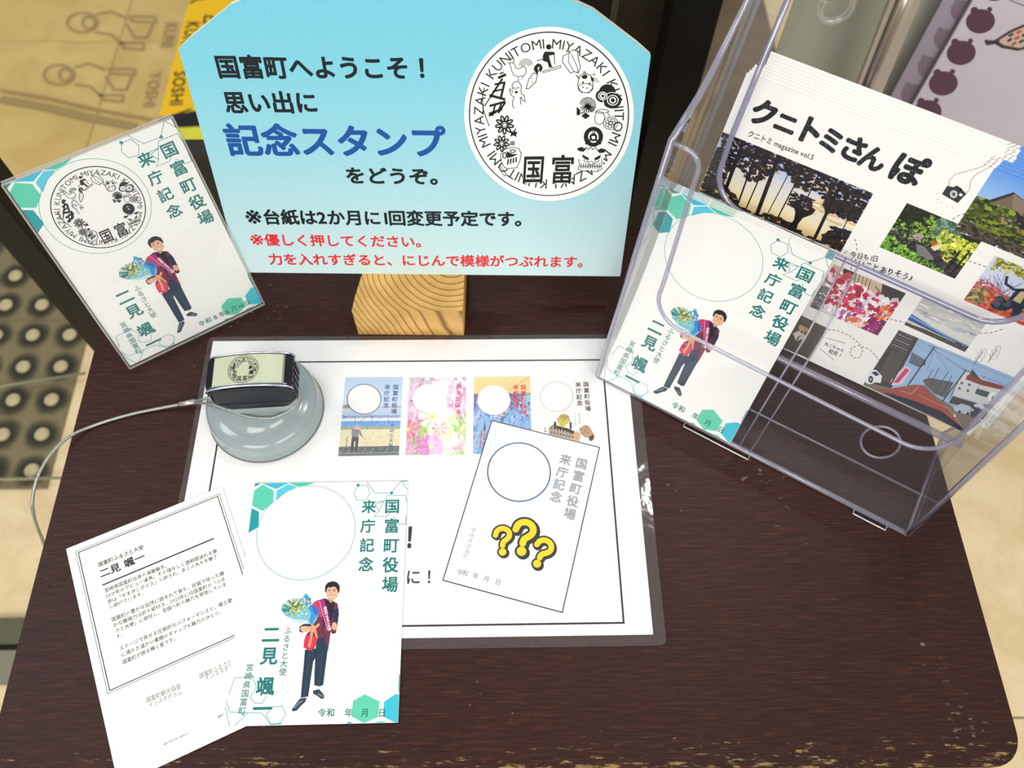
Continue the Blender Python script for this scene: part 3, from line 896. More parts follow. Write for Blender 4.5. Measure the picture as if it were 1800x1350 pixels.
    F([(955, 830), (962, 765), (970, 765), (978, 830)], 7); F([(905, 880), (940, 850), (948, 862), (915, 892)], 7); F([(1022, 880), (985, 850), (978, 862), (1012, 892)], 7)
    ar.line([(965, 792), (965, 812)], 3 * w, wh, 8)
    # festival lion mask
    WH([(850, 960), (900, 905), (1040, 915), (1030, 1060), (870, 1075)])
    F([(848, 918), (880, 905), (915, 920), (895, 940), (865, 935)]); F([(1055, 925), (1020, 915), (990, 930), (1010, 950), (1040, 945)])
    L([(900, 925), (915, 908), (930, 925), (945, 905), (960, 925), (980, 908), (995, 930)], 3.4)
    F([(888, 958), (935, 985), (930, 998), (890, 980)]); F([(1018, 960), (970, 985), (975, 998), (1012, 985)])
    ar.ring((912, 1000), 14, 10, 3 * w, col, 6, 12); ar.ring((990, 1003), 14, 10, 3 * w, col, 6, 12)
    L([(925, 1015), (950, 1005), (975, 1018), (960, 1030), (930, 1028)], 3, True)
    L([(862, 990), (870, 1045), (1020, 1045), (1025, 990)], 3.2); L([(860, 1040), (858, 1062), (900, 1075), (1000, 1078), (1030, 1050)], 3.2)
    for k in range(9): L([(880 + 16 * k, 1018), (880 + 16 * k, 1058)], 3)
    L([(872, 1036), (1020, 1038)], 3)
    # clay figure
    L([(402, 585), (412, 560), (392, 545), (378, 510), (385, 498), (400, 530), (398, 470), (415, 452), (445, 452), (462, 480), (460, 530), (480, 545), (490, 590), (470, 580), (462, 560), (455, 560), (458, 610)], 3.4)
    L([(402, 585), (400, 610), (410, 638)], 3.4)
    ar.ell((408, 495), 6, 5, col, 6, 10); ar.ell((440, 493), 6, 5, col, 6, 10); ar.ell((427, 524), 11, 9, col, 6, 12); L([(425, 492), (424, 508)], 3)
    # brushed kite
    L([(340, 385), (310, 395)], 6); L([(205, 490), (190, 560), (195, 640), (215, 700), (238, 760)], 4)
    for (a, b2, ww) in (((300, 425), (355, 400), 12), ((275, 470), (350, 455), 9), ((330, 430), (245, 560), 9), ((240, 545), (350, 575), 12), ((345, 455), (320, 560), 10), ((240, 620), (352, 590), 11), ((350, 595), (300, 670), 9),
                     ((235, 675), (330, 640), 10), ((245, 560), (205, 620), 5), ((262, 520), (325, 505), 8), ((235, 690), (290, 660), 9), ((280, 610), (260, 690), 8), ((325, 600), (300, 660), 8)):
        L([a, b2], ww)
    # cosmos flowers
    for (cx, cy, sc_) in ((345, 752, 1.0), (325, 882, .85)):
        for k in range(9):
            a = math.radians(40 * k + 10)
            x, y = cx + 42 * sc_ * math.cos(a), cy + 44 * sc_ * math.sin(a)
            ar.ell((x, y), 27 * sc_, 15 * sc_, col, 5, 12, a)
            ar.ell((x, y), 15 * sc_, 4 * sc_, wh, 6, 8, a)
        ar.ell((cx, cy), 13 * sc_, 13 * sc_, wh, 7, 12); ar.ring((cx, cy), 13 * sc_, 13 * sc_, 3 * w, col, 8, 12)
    F([(375, 790), (405, 800), (425, 770), (420, 800), (438, 805), (425, 820), (432, 838), (405, 825), (385, 835), (390, 812)])
    for k in range(3): L([(388 + 11 * k, 865), (390 + 11 * k, 895)], 5)
    # drum shaped toy
    WH([(318, 960), (360, 915), (440, 905), (462, 960), (440, 1050), (360, 1060), (325, 1010)], 8)
    L([(318, 960), (345, 920), (400, 908), (445, 918), (462, 955), (450, 1010), (430, 1050), (370, 1058), (345, 1050), (322, 1010)], 3.6, True, 9)
    F([(358, 935), (400, 955), (440, 955), (400, 975), (362, 985)], 9); ar.ring((345, 965), 12, 20, 5 * w, col, 9, 16); ar.ring((402, 935), 18, 10, 5 * w, col, 9, 16)
    for k in range(4): ar.line([(372 + 18 * k, 990 - 4 * k), (366 + 20 * k, 1030 - 6 * k)], 7 * w, col, 9)
    L([(300, 1045), (345, 1110), (355, 1095), (315, 1035)], 3.2, True, 9)
    # town name
    for ch_, cx, sx in (('国', 540, 158), ('富', 742, 168)):
        p0 = Vector(ar.P((cx - sx / 2, 1168))); p1 = Vector(ar.P((cx + sx / 2, 1166))); p2 = Vector(ar.P((cx - sx / 2 + 6, 958)))
        for ly, of, cc in ((9, .06, wh), (10, .03, col)):
            ar.glyph(ch_, p0, p1 - p0, p2 - p0, cc, ly, of, 2, 0.04)


# ================================================================== BLUE SIGN
FS = Frame((-0.1794, 0.3479, 0.0312), -0.017, 0.2834)
sg = empty('welcome_sign', FS.M, 'light blue foam board sign with bold Japanese lettering and a round black emblem', 'sign')
top = [(0.0, 0.0), (0.27, 0.0), (0.27, 0.1597), (0.262, 0.166), (0.235, 0.1845), (0.205, 0.197), (0.17, 0.203), (0.135, 0.205), (0.10, 0.203), (0.065, 0.197), (0.035, 0.1845), (0.008, 0.166), (0.0, 0.1597)]
FOAM = flat('white_foam_edge', (236, 236, 226), .8)


def sign_face():
    m, nt, b = newmat('blue_print_sheet')
    t = N(nt, 'TexCoord'); sp = N(nt, 'SeparateXYZ'); nt.links.new(t.outputs['Object'], sp.inputs[0])
    mr = N(nt, 'MapRange'); mr.inputs['From Max'].default_value = 0.2; nt.links.new(sp.outputs['Y'], mr.inputs['Value'])
    rp = N(nt, 'ValToRGB'); e = rp.color_ramp.elements
    e[0].position = 0; e[0].color = (*lin((214, 240, 240)), 1); e[1].position = 1; e[1].color = (*lin((116, 207, 228)), 1)
    for p, c in ((0.25, (188, 227, 232)), (0.5, (156, 218, 230)), (0.75, (130, 212, 230))):
        x = e.new(p); x.color = (*lin(c), 1)
    nt.links.new(mr.outputs[0], rp.inputs[0])
    nz = N(nt, 'TexNoise', Scale=500.0, Detail=2.0); nt.links.new(t.outputs['Object'], nz.inputs['Vector'])
    mx = N(nt, 'MixRGB', blend_type='MULTIPLY'); mx.inputs[0].default_value = .12
    nt.links.new(rp.outputs[0], mx.inputs[1]); nt.links.new(nz.outputs['Fac'], mx.inputs[2])
    nt.links.new(mx.outputs[0], b.inputs['Base Color']); b.inputs['Roughness'].default_value = .55
    return m


MB().prism(top, lambda x, y, k: (x, y, -0.005 if k == 0 else -0.0004)).build('foam_board', FOAM, sg)
MB().prism(top, lambda x, y, k: (x, y, -0.0004 if k == 0 else 0)).build('printed_face', sign_face(), sg)
NV = (18, 28, 34); BL = (22, 82, 160); RD = (226, 48, 58)
for nm, f_, args in (('black_heading', crop(360, 40, 2.934, FS), ('国富町へようこそ！', (70, 290), (1185, 296), NV, 2, .040, 1.04, 3)),
                     ('black_heading', crop(360, 40, 2.934, FS), ('思い出に', (112, 470), (594, 470), NV, 2, .040, 1.04, 3)),
                     ('blue_heading', crop(360, 40, 2.934, FS), ('記念スタンプ', (125, 690), (1246, 700), BL, 2, .040, 1.0, 4)),
                     ('black_heading', crop(360, 40, 2.934, FS), ('をどうぞ。', (728, 832), (1270, 840), NV, 2, .040, .95, 3)),
                     ('black_note', crop(0, 0, 1, FS), ('※台紙は2か月に1回変更予定です。', (433, 395), (936, 399), NV, 2, .040, 1.04, 3)),
                     ('red_note', crop(0, 0, 1, FS), ('※優しく押してください。', (441, 432), (757, 436), RD, 2, .034, 1.0, 3)),
                     ('red_note', crop(0, 0, 1, FS), ('力を入れすぎると、にじんで模様がつぶれます。', (474, 466), (1040, 471), RD, 2, .034, 1.02, 3))):
    ar = Art(0.03, f_); ar.text(*args); ar.build(nm, sg)
ar = Art(0.03, crop(800, 30, 3.97, FS))
stamp_design(ar, 0.135)
ar.build('round_emblem', sg)

blk = empty('wooden_block', Matrix.Translation((-0.0973, 0.3155, 0)) @ Matrix.Rotation(-0.017, 4, 'Z'), 'square pale pine block with growth rings, holding up the blue sign', 'block')
bo = MB().prism([(-0.0008, 0.0), (0.0755, 0.0), (0.0762, 0.004), (0.0762, 0.062), (0.0, 0.062), (0.0035, 0.03), (0.0005, 0.012)], lambda x, y, k: (x, y, 0.0312 * k)).build('pine_block', PINE, blk)
bevel(bo, 0.0012, 3)
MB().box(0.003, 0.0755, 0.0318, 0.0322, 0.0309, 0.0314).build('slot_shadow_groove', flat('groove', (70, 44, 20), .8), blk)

# ================================================================== LAMINATED SHEET
TE = (24, 124, 118)
CB = (-0.2017, 0.3096, 0.0016)
d0 = Vector((-math.sin(CB[2]), math.cos(CB[2]), 0))
FSH = Frame(Vector((CB[0], CB[1], 0.0006)) - d0 * .210, CB[2])
sh = empty('laminated_sheet', FSH.M, 'large laminated white sheet with black border lying flat in the middle of the table', 'sheet')
sheet('paper', .297, .210, .0002, flat('sheet_paper', (250, 250, 250), .6, noise=.005), sh)
sheet('printed_border_base', .001, .001, .00005, PAPER, sh).name = 'paper_speck'
ar = Art(0.02, crop(0, 0, 1, FSH))
# black border
def pmm(x, y): return FSH.mm(x, y)
mTL = (12.0, 199.0)
q0 = pmm(520, 634); q1 = pmm(1058, 635); q2 = pmm(1098, 1094); q3 = pmm(720, 1101)
q4 = pmm(372, 840)
ar.map = None
L_, R2, T_, B_ = q4[0], (q1[0] + q2[0]) / 2, (q0[1] + q1[1]) / 2, (q2[1] + q3[1]) / 2
ar.line([(L_, B_), (R2, B_), (R2, T_), (L_, T_)], 1.15, (20, 20, 22), 1, True)
ar.build('printed_border', sh)

# four small card pictures in a row
def rand_in(n): return [(R_.random(), R_.random()) for _ in range(n)]


class Pic:
    """a printed picture drawn in its own unit square (s right, t down) and cut at its edges"""

    def __init__(s, ar, tl, tr, br, bl, layer=1, mapped=False):
        s.ar = ar
        s.q = [Vector(ar.P(p)) for p in (tl, tr, br, bl)]
        s.l = layer

    def M(s, p):
        a = min(1, max(0, p[0])); b = min(1, max(0, p[1]))
        tl, tr, br, bl = s.q
        u = tl + (tr - tl) * a; v = bl + (br - bl) * a
        w = u + (v - u) * b
        return (w.x, w.y)

    def poly(s, pts, col, l=1):
        # clamp to the picture; drop what collapses
        q = [s.M(p) for p in pts]
        s.ar.poly(q, col, s.l + l, True)

    def grad(s, t0, t1, c0, c1, l=0, n=12):
        m = s.ar.map; s.ar.map = None
        s.ar.quadgrad(s.M((0, t0)), s.M((1, t0)), s.M((1, t1)), s.M((0, t1)), c0, c1, s.l + l, n)
        s.ar.map = m

    def line(s, pts, w, col, l=2, closed=False):
        m = s.ar.map; s.ar.map = None
        s.ar.line([s.M(p) for p in pts], w, col, s.l + l, closed); s.ar.map = m

    def blobs(s, n, s0, s1, t0, t1, r0, r1, cols, l=2, asp=1.0, k=6, fn=None):
        for _ in range(n):
            a = R_.uniform(s0, s1); b = R_.uniform(t0, t1)
            if fn and not fn(a, b): continue
            r = R_.uniform(r0, r1)
            if not (0 <= a <= 1 and 0 <= b <= 1): continue
            ph = R_.random() * 6
            pts = []
            for i in range(k):
                rr = r * R_.uniform(.55, 1.15)
                pts.append((a + rr * math.cos(ph + 6.283 * i / k), b + rr * asp * math.sin(ph + 6.283 * i / k)))
            c = R_.choice(cols)
            j = R_.uniform(.88, 1.1)
            s.poly(pts, tuple(min(255, v * j) for v in c), l + R_.random() * .9)


def card_headings(ar, col, xr, y0r, y1r, xl, y0l, y1l, size, dx=0):
    ar.vtext('国富町役場', (xr, y0r), (xr + dx, y1r), size, col, 6, .035)
    ar.vtext('来庁記念', (xl, y0l), (xl + dx * .8, y1l), size, col, 6, .035)


cr = crop(580, 650, 7.5, FSH)
ar = Art(0.02, cr)
p = Pic(ar, (205, 100), (962, 95), (908, 1126), (108, 1140))
p.grad(0, .40, (190, 212, 240), (214, 226, 244)); p.poly([(0, .37), (.06, .36), (.09, .335), (.14, .38), (.30, .395), (.62, .395), (1, .385), (1, .40), (0, .405)], (172, 140, 120), 1)
p.grad(.405, .5, (200, 216, 240), (190, 205, 232)); p.grad(.5, .53, (150, 165, 200), (160, 175, 205)); p.grad(.53, .57, (232, 240, 244), (240, 244, 244)); p.grad(.57, .64, (110, 160, 225), (130, 180, 235)); p.grad(.64, .675, (170, 176, 168), (190, 186, 160))
p.grad(.675, .885, (240, 230, 190), (236, 224, 186)); p.grad(.885, 1, (96, 96, 98), (120, 122, 122))
p.blobs(120, 0, 1, .5, .535, .004, .012, [(110, 130, 180), (170, 185, 215)], 1); p.blobs(200, 0, 1, .57, .64, .005, .015, [(80, 140, 215), (140, 190, 240)], 1, .4)
p.blobs(150, 0, 1, .645, .675, .004, .012, [(150, 150, 130), (200, 190, 150), (130, 140, 150)], 1, .6); p.blobs(160, 0, 1, .69, .88, .008, .03, [(244, 234, 200), (232, 218, 176)], 1, .3)
for x in (.22, .5, .78): p.line([(x, .5), (x + .02, .59)], .25, (90, 105, 150), 3)
p.line([(.36, .54), (.30, .6)], .3, (90, 105, 150), 3)
for i in range(8): p.line([(i * .125 + .08, .90), (i * .125 + .02, .965)], .25, (190, 196, 200), 3)
p.line([(0, .968), (1, .962)], .3, (190, 196, 200), 3); p.line([(0, .892), (1, .885)], .3, (150, 155, 160), 3)
p.poly([(.185, .675), (.30, .665), (.33, .69), (.385, .77), (.37, .775), (.31, .72), (.315, .775), (.20, .765)], (150, 140, 140), 4)
p.poly([(.20, .765), (.315, .775), (.31, .95), (.27, .95), (.265, .82), (.245, .82), (.24, .95), (.19, .95)], (72, 78, 88), 4)
p.poly([(.215, .665), (.24, .63), (.29, .615), (.32, .65), (.345, .675), (.29, .68)], (226, 186, 186), 5)
p.line([(.375, .77), (.42, .79), (.45, .80)], .35, (200, 180, 160), 4)
ar.ell((450, 388), 222, 196, (250, 250, 248), 5, 48); ar.ring((450, 388), 222, 196, .55, (48, 70, 118), 6)
C1 = (48, 96, 150)
card_headings(ar, C1, 868, 228, 548, 758, 228, 470, 4.1, -24)
ar.vtext('千切り大根', (822, 738), (800, 1000), 3.2, C1, 6, .02); ar.vtext('宮崎県国富町', (228, 895), (205, 1070), 1.4, C1, 6, .02)
ar.text('令和 年 月 日', (570, 1090), (860, 1085), C1, 6, .02, .8)
ar.build('small_card_picture', sh, GLOSSINK)

ar = Art(0.02, cr)
p = Pic(ar, (1052, 100), (1795, 95), (1790, 1120), (992, 1125))
p.grad(0, .5, (222, 200, 220), (236, 190, 224)); p.grad(.5, 1, (222, 206, 214), (196, 216, 160))
p.blobs(160, 0, 1, 0, .12, .02, .07, [(206, 214, 206), (216, 190, 212), (226, 204, 222)], 1)
p.blobs(200, 0, 1, .1, .55, .03, .1, [(240, 190, 226), (232, 176, 218), (240, 206, 228)], 1, .8)
p.blobs(160, .25, 1, .5, .8, .02, .06, [(186, 216, 120), (206, 226, 150), (170, 206, 110)], 2)
p.blobs(60, 0, .5, .78, 1, .02, .06, [(186, 216, 130), (226, 170, 206)], 2)
def flower(p, c, r, cp, cc, l=3, k=11):
    for i in range(k):
        a = 6.283 * i / k; b = a + .25
        p.poly([c, (c[0] + r * math.cos(a - .25), c[1] + r * .75 * math.sin(a - .25)), (c[0] + r * 1.08 * math.cos(a), c[1] + r * .81 * math.sin(a)), (c[0] + r * math.cos(b), c[1] + r * .75 * math.sin(b))], cp if i % 2 else tuple(min(255, v + 16) for v in cp), l + (i % 2) * .3)
    p.poly([(c[0] + r * .22 * math.cos(6.283 * i / 10), c[1] + r * .17 * math.sin(6.283 * i / 10)) for i in range(10)], cc, l + 1)


flower(p, (.43, .51), .22, (246, 246, 250), (240, 214, 60), 3, 8)
flower(p, (.42, .90), .20, (226, 130, 200), (250, 196, 110), 3, 14)
flower(p, (.02, .68), .16, (232, 120, 150), (244, 226, 120), 3, 9); flower(p, (.55, .67), .12, (232, 110, 160), (230, 140, 150), 3, 8); flower(p, (.06, .95), .12, (232, 170, 214), (240, 190, 200), 3, 9)
flower(p, (.85, .85), .15, (240, 200, 224), (246, 220, 200), 3, 9)
ar.ell((1302, 380), 214, 192, (252, 250, 250), 5, 48); ar.ring((1302, 380), 214, 192, .3, (238, 178, 200), 6)
C2 = (206, 70, 130)
card_headings(ar, C2, 1700, 228, 548, 1590, 228, 470, 4.1, -20)
ar.vtext('町花コスモス', (1175, 690), (1165, 1005), 3.2, C2, 6, .02); ar.vtext('宮崎県国富町', (1105, 855), (1095, 1015), 1.4, C2, 6, .02)
ar.text('令和 年 月 日', (1405, 1060), (1720, 1055), C2, 6, .02, .7)
ar.build('small_card_picture', sh, GLOSSINK)

ar = Art(0.02, crop(820, 650, 7.5, FSH))
p = Pic(ar, (100, 95), (840, 85), (858, 1105), (85, 1110))
p.grad(0, .23, (250, 226, 160), (252, 216, 150)); p.grad(.23, .42, (118, 116, 176), (140, 150, 200)); p.grad(.42, 1, (130, 176, 224), (168, 196, 234))
for i in range(6): p.line([(.1 + i * .14, .22), (.3 + i * .16, 0)], .18, (226, 196, 150), 2)
p.line([(.6, .2), (1, 0)], .3, (170, 150, 130), 2)
p.blobs(260, 0, 1, .24, .44, .01, .04, [(90, 88, 150), (120, 130, 190), (160, 170, 214), (150, 110, 140)], 1)
p.blobs(420, 0, 1, .42, 1, .012, .05, [(110, 160, 216), (150, 190, 236), (176, 206, 240), (96, 130, 190), (186, 190, 220)], 1, 1.2)
for x, y in ((.25, .62), (.42, .6), (.57, .6), (.76, .61), (.92, .62), (.14, .6)):
    p.poly([(x - .07, y + .1), (x - .06, y), (x - .03, y - .05), (x + .03, y - .05), (x + .06, y), (x + .07, y + .1)], (150, 190, 236), 3); p.line([(x - .07, y + .1), (x - .06, y), (x - .03, y - .05), (x + .03, y - .05), (x + .06, y), (x + .07, y + .1)], .2, (92, 122, 180), 3.5)
p.poly([(.46, .515), (.5, .50), (.55, .505), (.54, .525), (.48, .53)], (222, 214, 110), 4)
p.blobs(70, .8, 1, .25, .5, .02, .06, [(170, 206, 240), (150, 190, 236)], 1)
ar.ell((360, 400), 216, 195, (252, 252, 252), 5, 48)
C3 = (232, 66, 72)
card_headings(ar, C3, 748, 230, 560, 650, 230, 470, 4.1, 10)
ar.vtext('宮崎県国富町', (190, 830), (185, 1010), 1.6, C3, 6, .03); ar.vtext('町民祭', (240, 805), (240, 910), 2.2, C3, 6, .03)
ar.build('small_card_picture', sh, GLOSSINK)

ar = Art(0.02, crop(820, 650, 7.5, FSH))
ar.ring((1188, 355), 216, 196, .3, (206, 170, 120), 3)
C4 = (104, 84, 70)
card_headings(ar, C4, 1576, 192, 510, 1472, 196, 440, 4.1, 26)
ar.vtext('郷土玩具', (1485, 590), (1492, 700), 1.9, (206, 178, 150), 3); ar.vtext('うずら車', (1428, 590), (1438, 715), 1.9, (206, 178, 150), 3)
ar.vtext('宮崎', (1036, 775), (1040, 812), 1.6, C4, 3, .02)
TN = (186, 168, 150); DKB = (70, 56, 46)
ar.poly([(1085, 760), (1150, 712), (1230, 740), (1330, 780), (1420, 820), (1500, 850), (1490, 945), (1300, 900), (1080, 845)], TN, 2)
ar.poly([(1420, 830), (1465, 805), (1505, 860), (1480, 945), (1370, 915)], (226, 178, 140), 3)
ar.poly([(1490, 770), (1560, 725), (1620, 745), (1650, 800), (1680, 850), (1685, 920), (1640, 945), (1610, 900), (1560, 890), (1500, 840)], (206, 164, 118), 3)
ar.poly([(1620, 880), (1680, 850), (1680, 900), (1640, 945), (1615, 920)], DKB, 4)
for x, y in ((1500, 790), (1560, 800), (1600, 830), (1530, 840), (1580, 760)): ar.ell((x, y), 12, 18, (150, 134, 120), 4, 8, .6)
ar.poly([(1130, 740), (1240, 750), (1330, 770), (1430, 815), (1400, 850), (1330, 810), (1200, 775)], DKB, 3)
for i in range(16): ar.ell((1120 + (i % 8) * 40, 770 + (i // 8) * 55 + (i % 8) * 9), 9, 15, (60, 52, 48), 4, 8, .4)
ar.poly([(1190, 650), (1230, 600), (1290, 580), (1350, 605), (1370, 670), (1340, 700), (1210, 700)], (206, 180, 140), 5)
ar.poly([(1190, 680), (1280, 610), (1360, 685), (1265, 765)], (226, 206, 90), 6)
for x, y in ((1255, 640), (1285, 625), (1305, 650), (1280, 665), (1260, 610), (1320, 620)): ar.ell((x, y), 8, 10, (96, 50, 30), 7, 7)
ar.poly([(1152, 685), (1182, 685), (1182, 780), (1158, 775)], DKB, 7); ar.poly([(1358, 690), (1386, 695), (1386, 785), (1362, 780)], DKB, 7)
ar.build('small_card_picture', sh, GLOSSINK)

# framed question mark card printed over the row
cq = crop(580, 640, 2.934, FSH)
ar = Art(0.14, cq)
Q = [(835, 292), (1390, 430), (1198, 1281), (583, 1115)]
ar.poly(Q, (251, 251, 251), 0); ar.line(Q, .65, (20, 20, 24), 1, True)
rq = math.atan2(-(430 - 292), 1390 - 835)
e0 = Vector(ar.P(Q[0])); e1 = Vector(ar.P(Q[1])); rq = math.atan2(e1.y - e0.y, e1.x - e0.x)
cc_ = Vector(ar.P((975, 555))); rad = (Vector(ar.P((813, 550))) - Vector(ar.P((1136, 556)))).length / 2
m_ = ar.map; ar.map = None; ar.ring(tuple(cc_), rad, rad, .85, (30, 84, 132), 1, 64); ar.map = m_
GY = (158, 162, 166)
for t, a, b2 in (('国富町役場', (1297, 513), (1237, 772)), ('来庁記念', (1215, 493), (1166, 685))):
    n = len(t)
    for i, ch_ in enumerate(t):
        k = i / (n - 1); ar.char(ch_, (a[0] + (b2[0] - a[0]) * k, a[1] + (b2[1] - a[1]) * k), 8.0, GY, 2, .03, rq)
for i, ch_ in enumerate('宮崎県国富町'): ar.char(ch_, (740 - 8 * i, 857 + 27 * i), 3.2, (190, 194, 196), 2, .01, rq)
for ch_, x, y in (('令', 670, 1072), ('和', 698, 1078), ('年', 752, 1093), ('月', 808, 1107), ('日', 867, 1124)): ar.char(ch_, (x, y), 3.8, (130, 132, 134), 2, .01, rq)
YE = (252, 222, 10)


def qmark(x, y, h, ro):
    """a fat rounded question mark, foot of its dot at (x, y), h mm tall"""
    b = Vector(ar.P((x, y))); cr_, sr_ = math.cos(ro), math.sin(ro)
    F_ = lambda u, v: (b.x + h * (u * cr_ - v * sr_), b.y + h * (u * sr_ + v * cr_))
    hook = [(-.235 + .0, .66)] + [(.225 * math.cos(math.radians(a_)), .69 + .205 * math.sin(math.radians(a_))) for a_ in range(160, -61, -17)] + [(.03, .44), (.0, .36), (.0, .31)]
    m_ = ar.map; ar.map = None
    for du, dv, wd, col, ly in ((.045, -.035, .285, (32, 32, 30), 3), (.022, -.018, .285, (32, 32, 30), 3.4), (0, 0, .285, (32, 32, 30), 3.8), (0, 0, .175, YE, 5)):
        pts = [F_(u + du, v + dv) for u, v in hook]
        ar.line(pts, h * wd, col, ly)
        for q_ in (pts[0], pts[-1]): ar.ell(q_, h * wd / 2, h * wd / 2, col, ly + .1, 16)
        rd = .125 if col == YE else .18
        ar.ell(F_(du, .10 + dv), h * rd, h * rd, col, ly + .2, 24)
    ar.map = m_


ar.build('question_mark_card', sh, INK)
for x, y, h_, ro in ((890, 985, 19.5, -.02), (985, 985, 24.5, -.17), (1062, 1045, 20.5, -.42)):
    ar = Art(0.15, cq); qmark(x, y, h_, ro); ar.build('yellow_question_mark', sh, INK)
ar = Art(0.02, crop(0, 0, 1, FSH))
ar.text('！', (700, 968), (738, 968), (24, 24, 26), 3, .05, 1.3)
ar.text('に！', (712, 1029), (768, 1028), (24, 24, 26), 3, .02, 1.05)
ar.build('sheet_lettering', sh)
mg = .0035
lam = MB().prism(rrect(-.0035, .3045, -.0065, .2135, .004, 5), lambda x, y, k: (x, y, -.0004 if k == 0 else .00042)).build('film_pouch', POUCH, sh)
bpy.data.objects.remove(bpy.data.objects['paper_speck'])

# ================================================================== POSTCARD DESIGN
AX, AY, AT = -0.1572, 0.1998, 0.0069
dA = Vector((-math.sin(AT), math.cos(AT), 0))
FA = Frame(Vector((AX, AY, 0.00165)) - dA * .148, AT)
FAm = Frame(Vector((AX, AY, 0.0)) - dA * .148, AT)
MC = crop(380, 830, 2.936, FAm)
MM = crop(480, 1000, 4.82, FAm)


def clampm(f):
    def g(x, y):
        a, b = f(x, y)
        return (min(99.9, max(.1, a)), min(147.9, max(.1, b)))
    return g


def card_hex(ar):
    ar.map = clampm(MC)
    G1, G2, T1, C1_, C2_ = (92, 208, 178), (72, 200, 172), (10, 158, 166), (62, 190, 220), (90, 204, 228)
    ar.poly([(243, 68), (300, 100), (297, 162), (243, 205), (188, 178), (190, 100)], G1, 1)
    ar.poly([(190, 50), (237, 50), (195, 80)], (0, 150, 155), 1)
    ar.poly([(243, 50), (380, 50), (312, 92)], C1_, 1)
    ar.poly([(388, 50), (515, 50), (470, 73), (425, 79), (380, 62)], G2, 1)
    ar.poly([(315, 100), (375, 67), (420, 80), (365, 108), (312, 152)], C2_, 1)
    ar.poly([(180, 190), (225, 210), (222, 287), (160, 318)], T1, 1)
    ar.poly([(768, 1148), (845, 1185), (838, 1265), (765, 1298), (700, 1262), (708, 1183)], (98, 208, 172), 1)
    ar.poly([(868, 1188), (925, 1148), (975, 1148), (965, 1310), (922, 1310), (862, 1262)], (60, 194, 216), 1)
    ar.poly([(975, 1042), (958, 1042), (944, 1055), (942, 1128), (955, 1142), (972, 1142)], (20, 160, 150), 1)
    ar.poly([(672, 1310), (690, 1288), (710, 1310)], (70, 170, 200), 1); ar.poly([(810, 1315), (850, 1286), (885, 1315)], G1, 1)
    LC = (60, 150, 160); w = .36
    ar.line([(735, 75), (780, 72), (797, 110), (775, 150), (727, 148), (713, 110)], w, LC, 2, True)
    ar.line([(780, 40), (820, 112), (905, 112), (955, 40)], w, LC, 2); ar.line([(955, 44), (998, 44)], .5, LC, 2); ar.line([(958, 48), (985, 90), (1000, 95)], w, LC, 2)
    ar.line([(800, 158), (868, 155), (842, 205), (815, 232), (885, 232), (915, 195)], w, LC, 2)
    ar.line([(842, 205), (822, 170), (868, 155), (886, 125), (980, 124), (1000, 160)], w, LC, 2)
    ar.line([(915, 232), (945, 272), (985, 272), (1000, 232)], w, LC, 2)
    for c in ((735, 72), (907, 112)): ar.ell(c, 8.5, 8.5, (50, 150, 158), 3, 14)
    LB = (76, 164, 176)
    ar.line([(70, 1150), (100, 1064), (190, 1060), (212, 1112), (178, 1165), (205, 1195), (242, 1195), (268, 1148)], w, LB, 2)
    ar.line([(45, 1185), (75, 1240), (240, 1245), (285, 1306), (335, 1300)], w, LB, 2)
    ar.line([(292, 1214), (345, 1210), (363, 1250), (332, 1298), (285, 1300), (262, 1255)], w, LB, 2, True)
    ar.line([(172, 1240), (95, 1330)], w, LB, 2); ar.line([(22, 1215), (72, 1320)], w, LB, 2)
    for c in ((192, 1058), (142, 1252), (332, 1298)): ar.ell(c, 8, 8, (110, 200, 190), 3, 14)


CIRC = None


def card_text(ar, date=True):
    ar.map = MC
    global CIRC
    l, r_, t_, b_ = MC(214, 335), MC(716, 320), MC(465, 73), MC(445, 563)
    CIRC = ((l[0] + r_[0]) / 2, (t_[1] + b_[1]) / 2, ((r_[0] - l[0]) + (t_[1] - b_[1])) / 4)
    m = ar.map; ar.map = None
    ar.ring((CIRC[0], CIRC[1]), CIRC[2], CIRC[2], .34, (92, 176, 172), 2, 96); ar.map = m
    ar.vtext('国富町役場', (910, 180), (899, 582), 10.2, TE, 4, .034)
    ar.vtext('来庁記念', (790, 182), (775, 480), 9.4, TE, 4, .034)
    ar.vtext('ふるさと大使', (373, 820), (347, 1033), 4.6, TE, 4, .012)
    for ch_, x, y, s_ in (('二', 287, 840, 11), ('見', 277, 950, 10.5), ('颯', 258, 1106, 10.8), ('一', 243, 1222, 11.5)): ar.char(ch_, (x, y), s_, TE, 4, .034)
    ar.vtext('宮崎県国富町', (177, 1010), (138, 1232), 4.5, TE, 4, .015)
    for ch_, x in (('令', 549), ('和', 594), ('年', 686), ('月', 770), ('日', 858)): ar.char(ch_, (x, 1243), 4.8, TE, 4, .02)


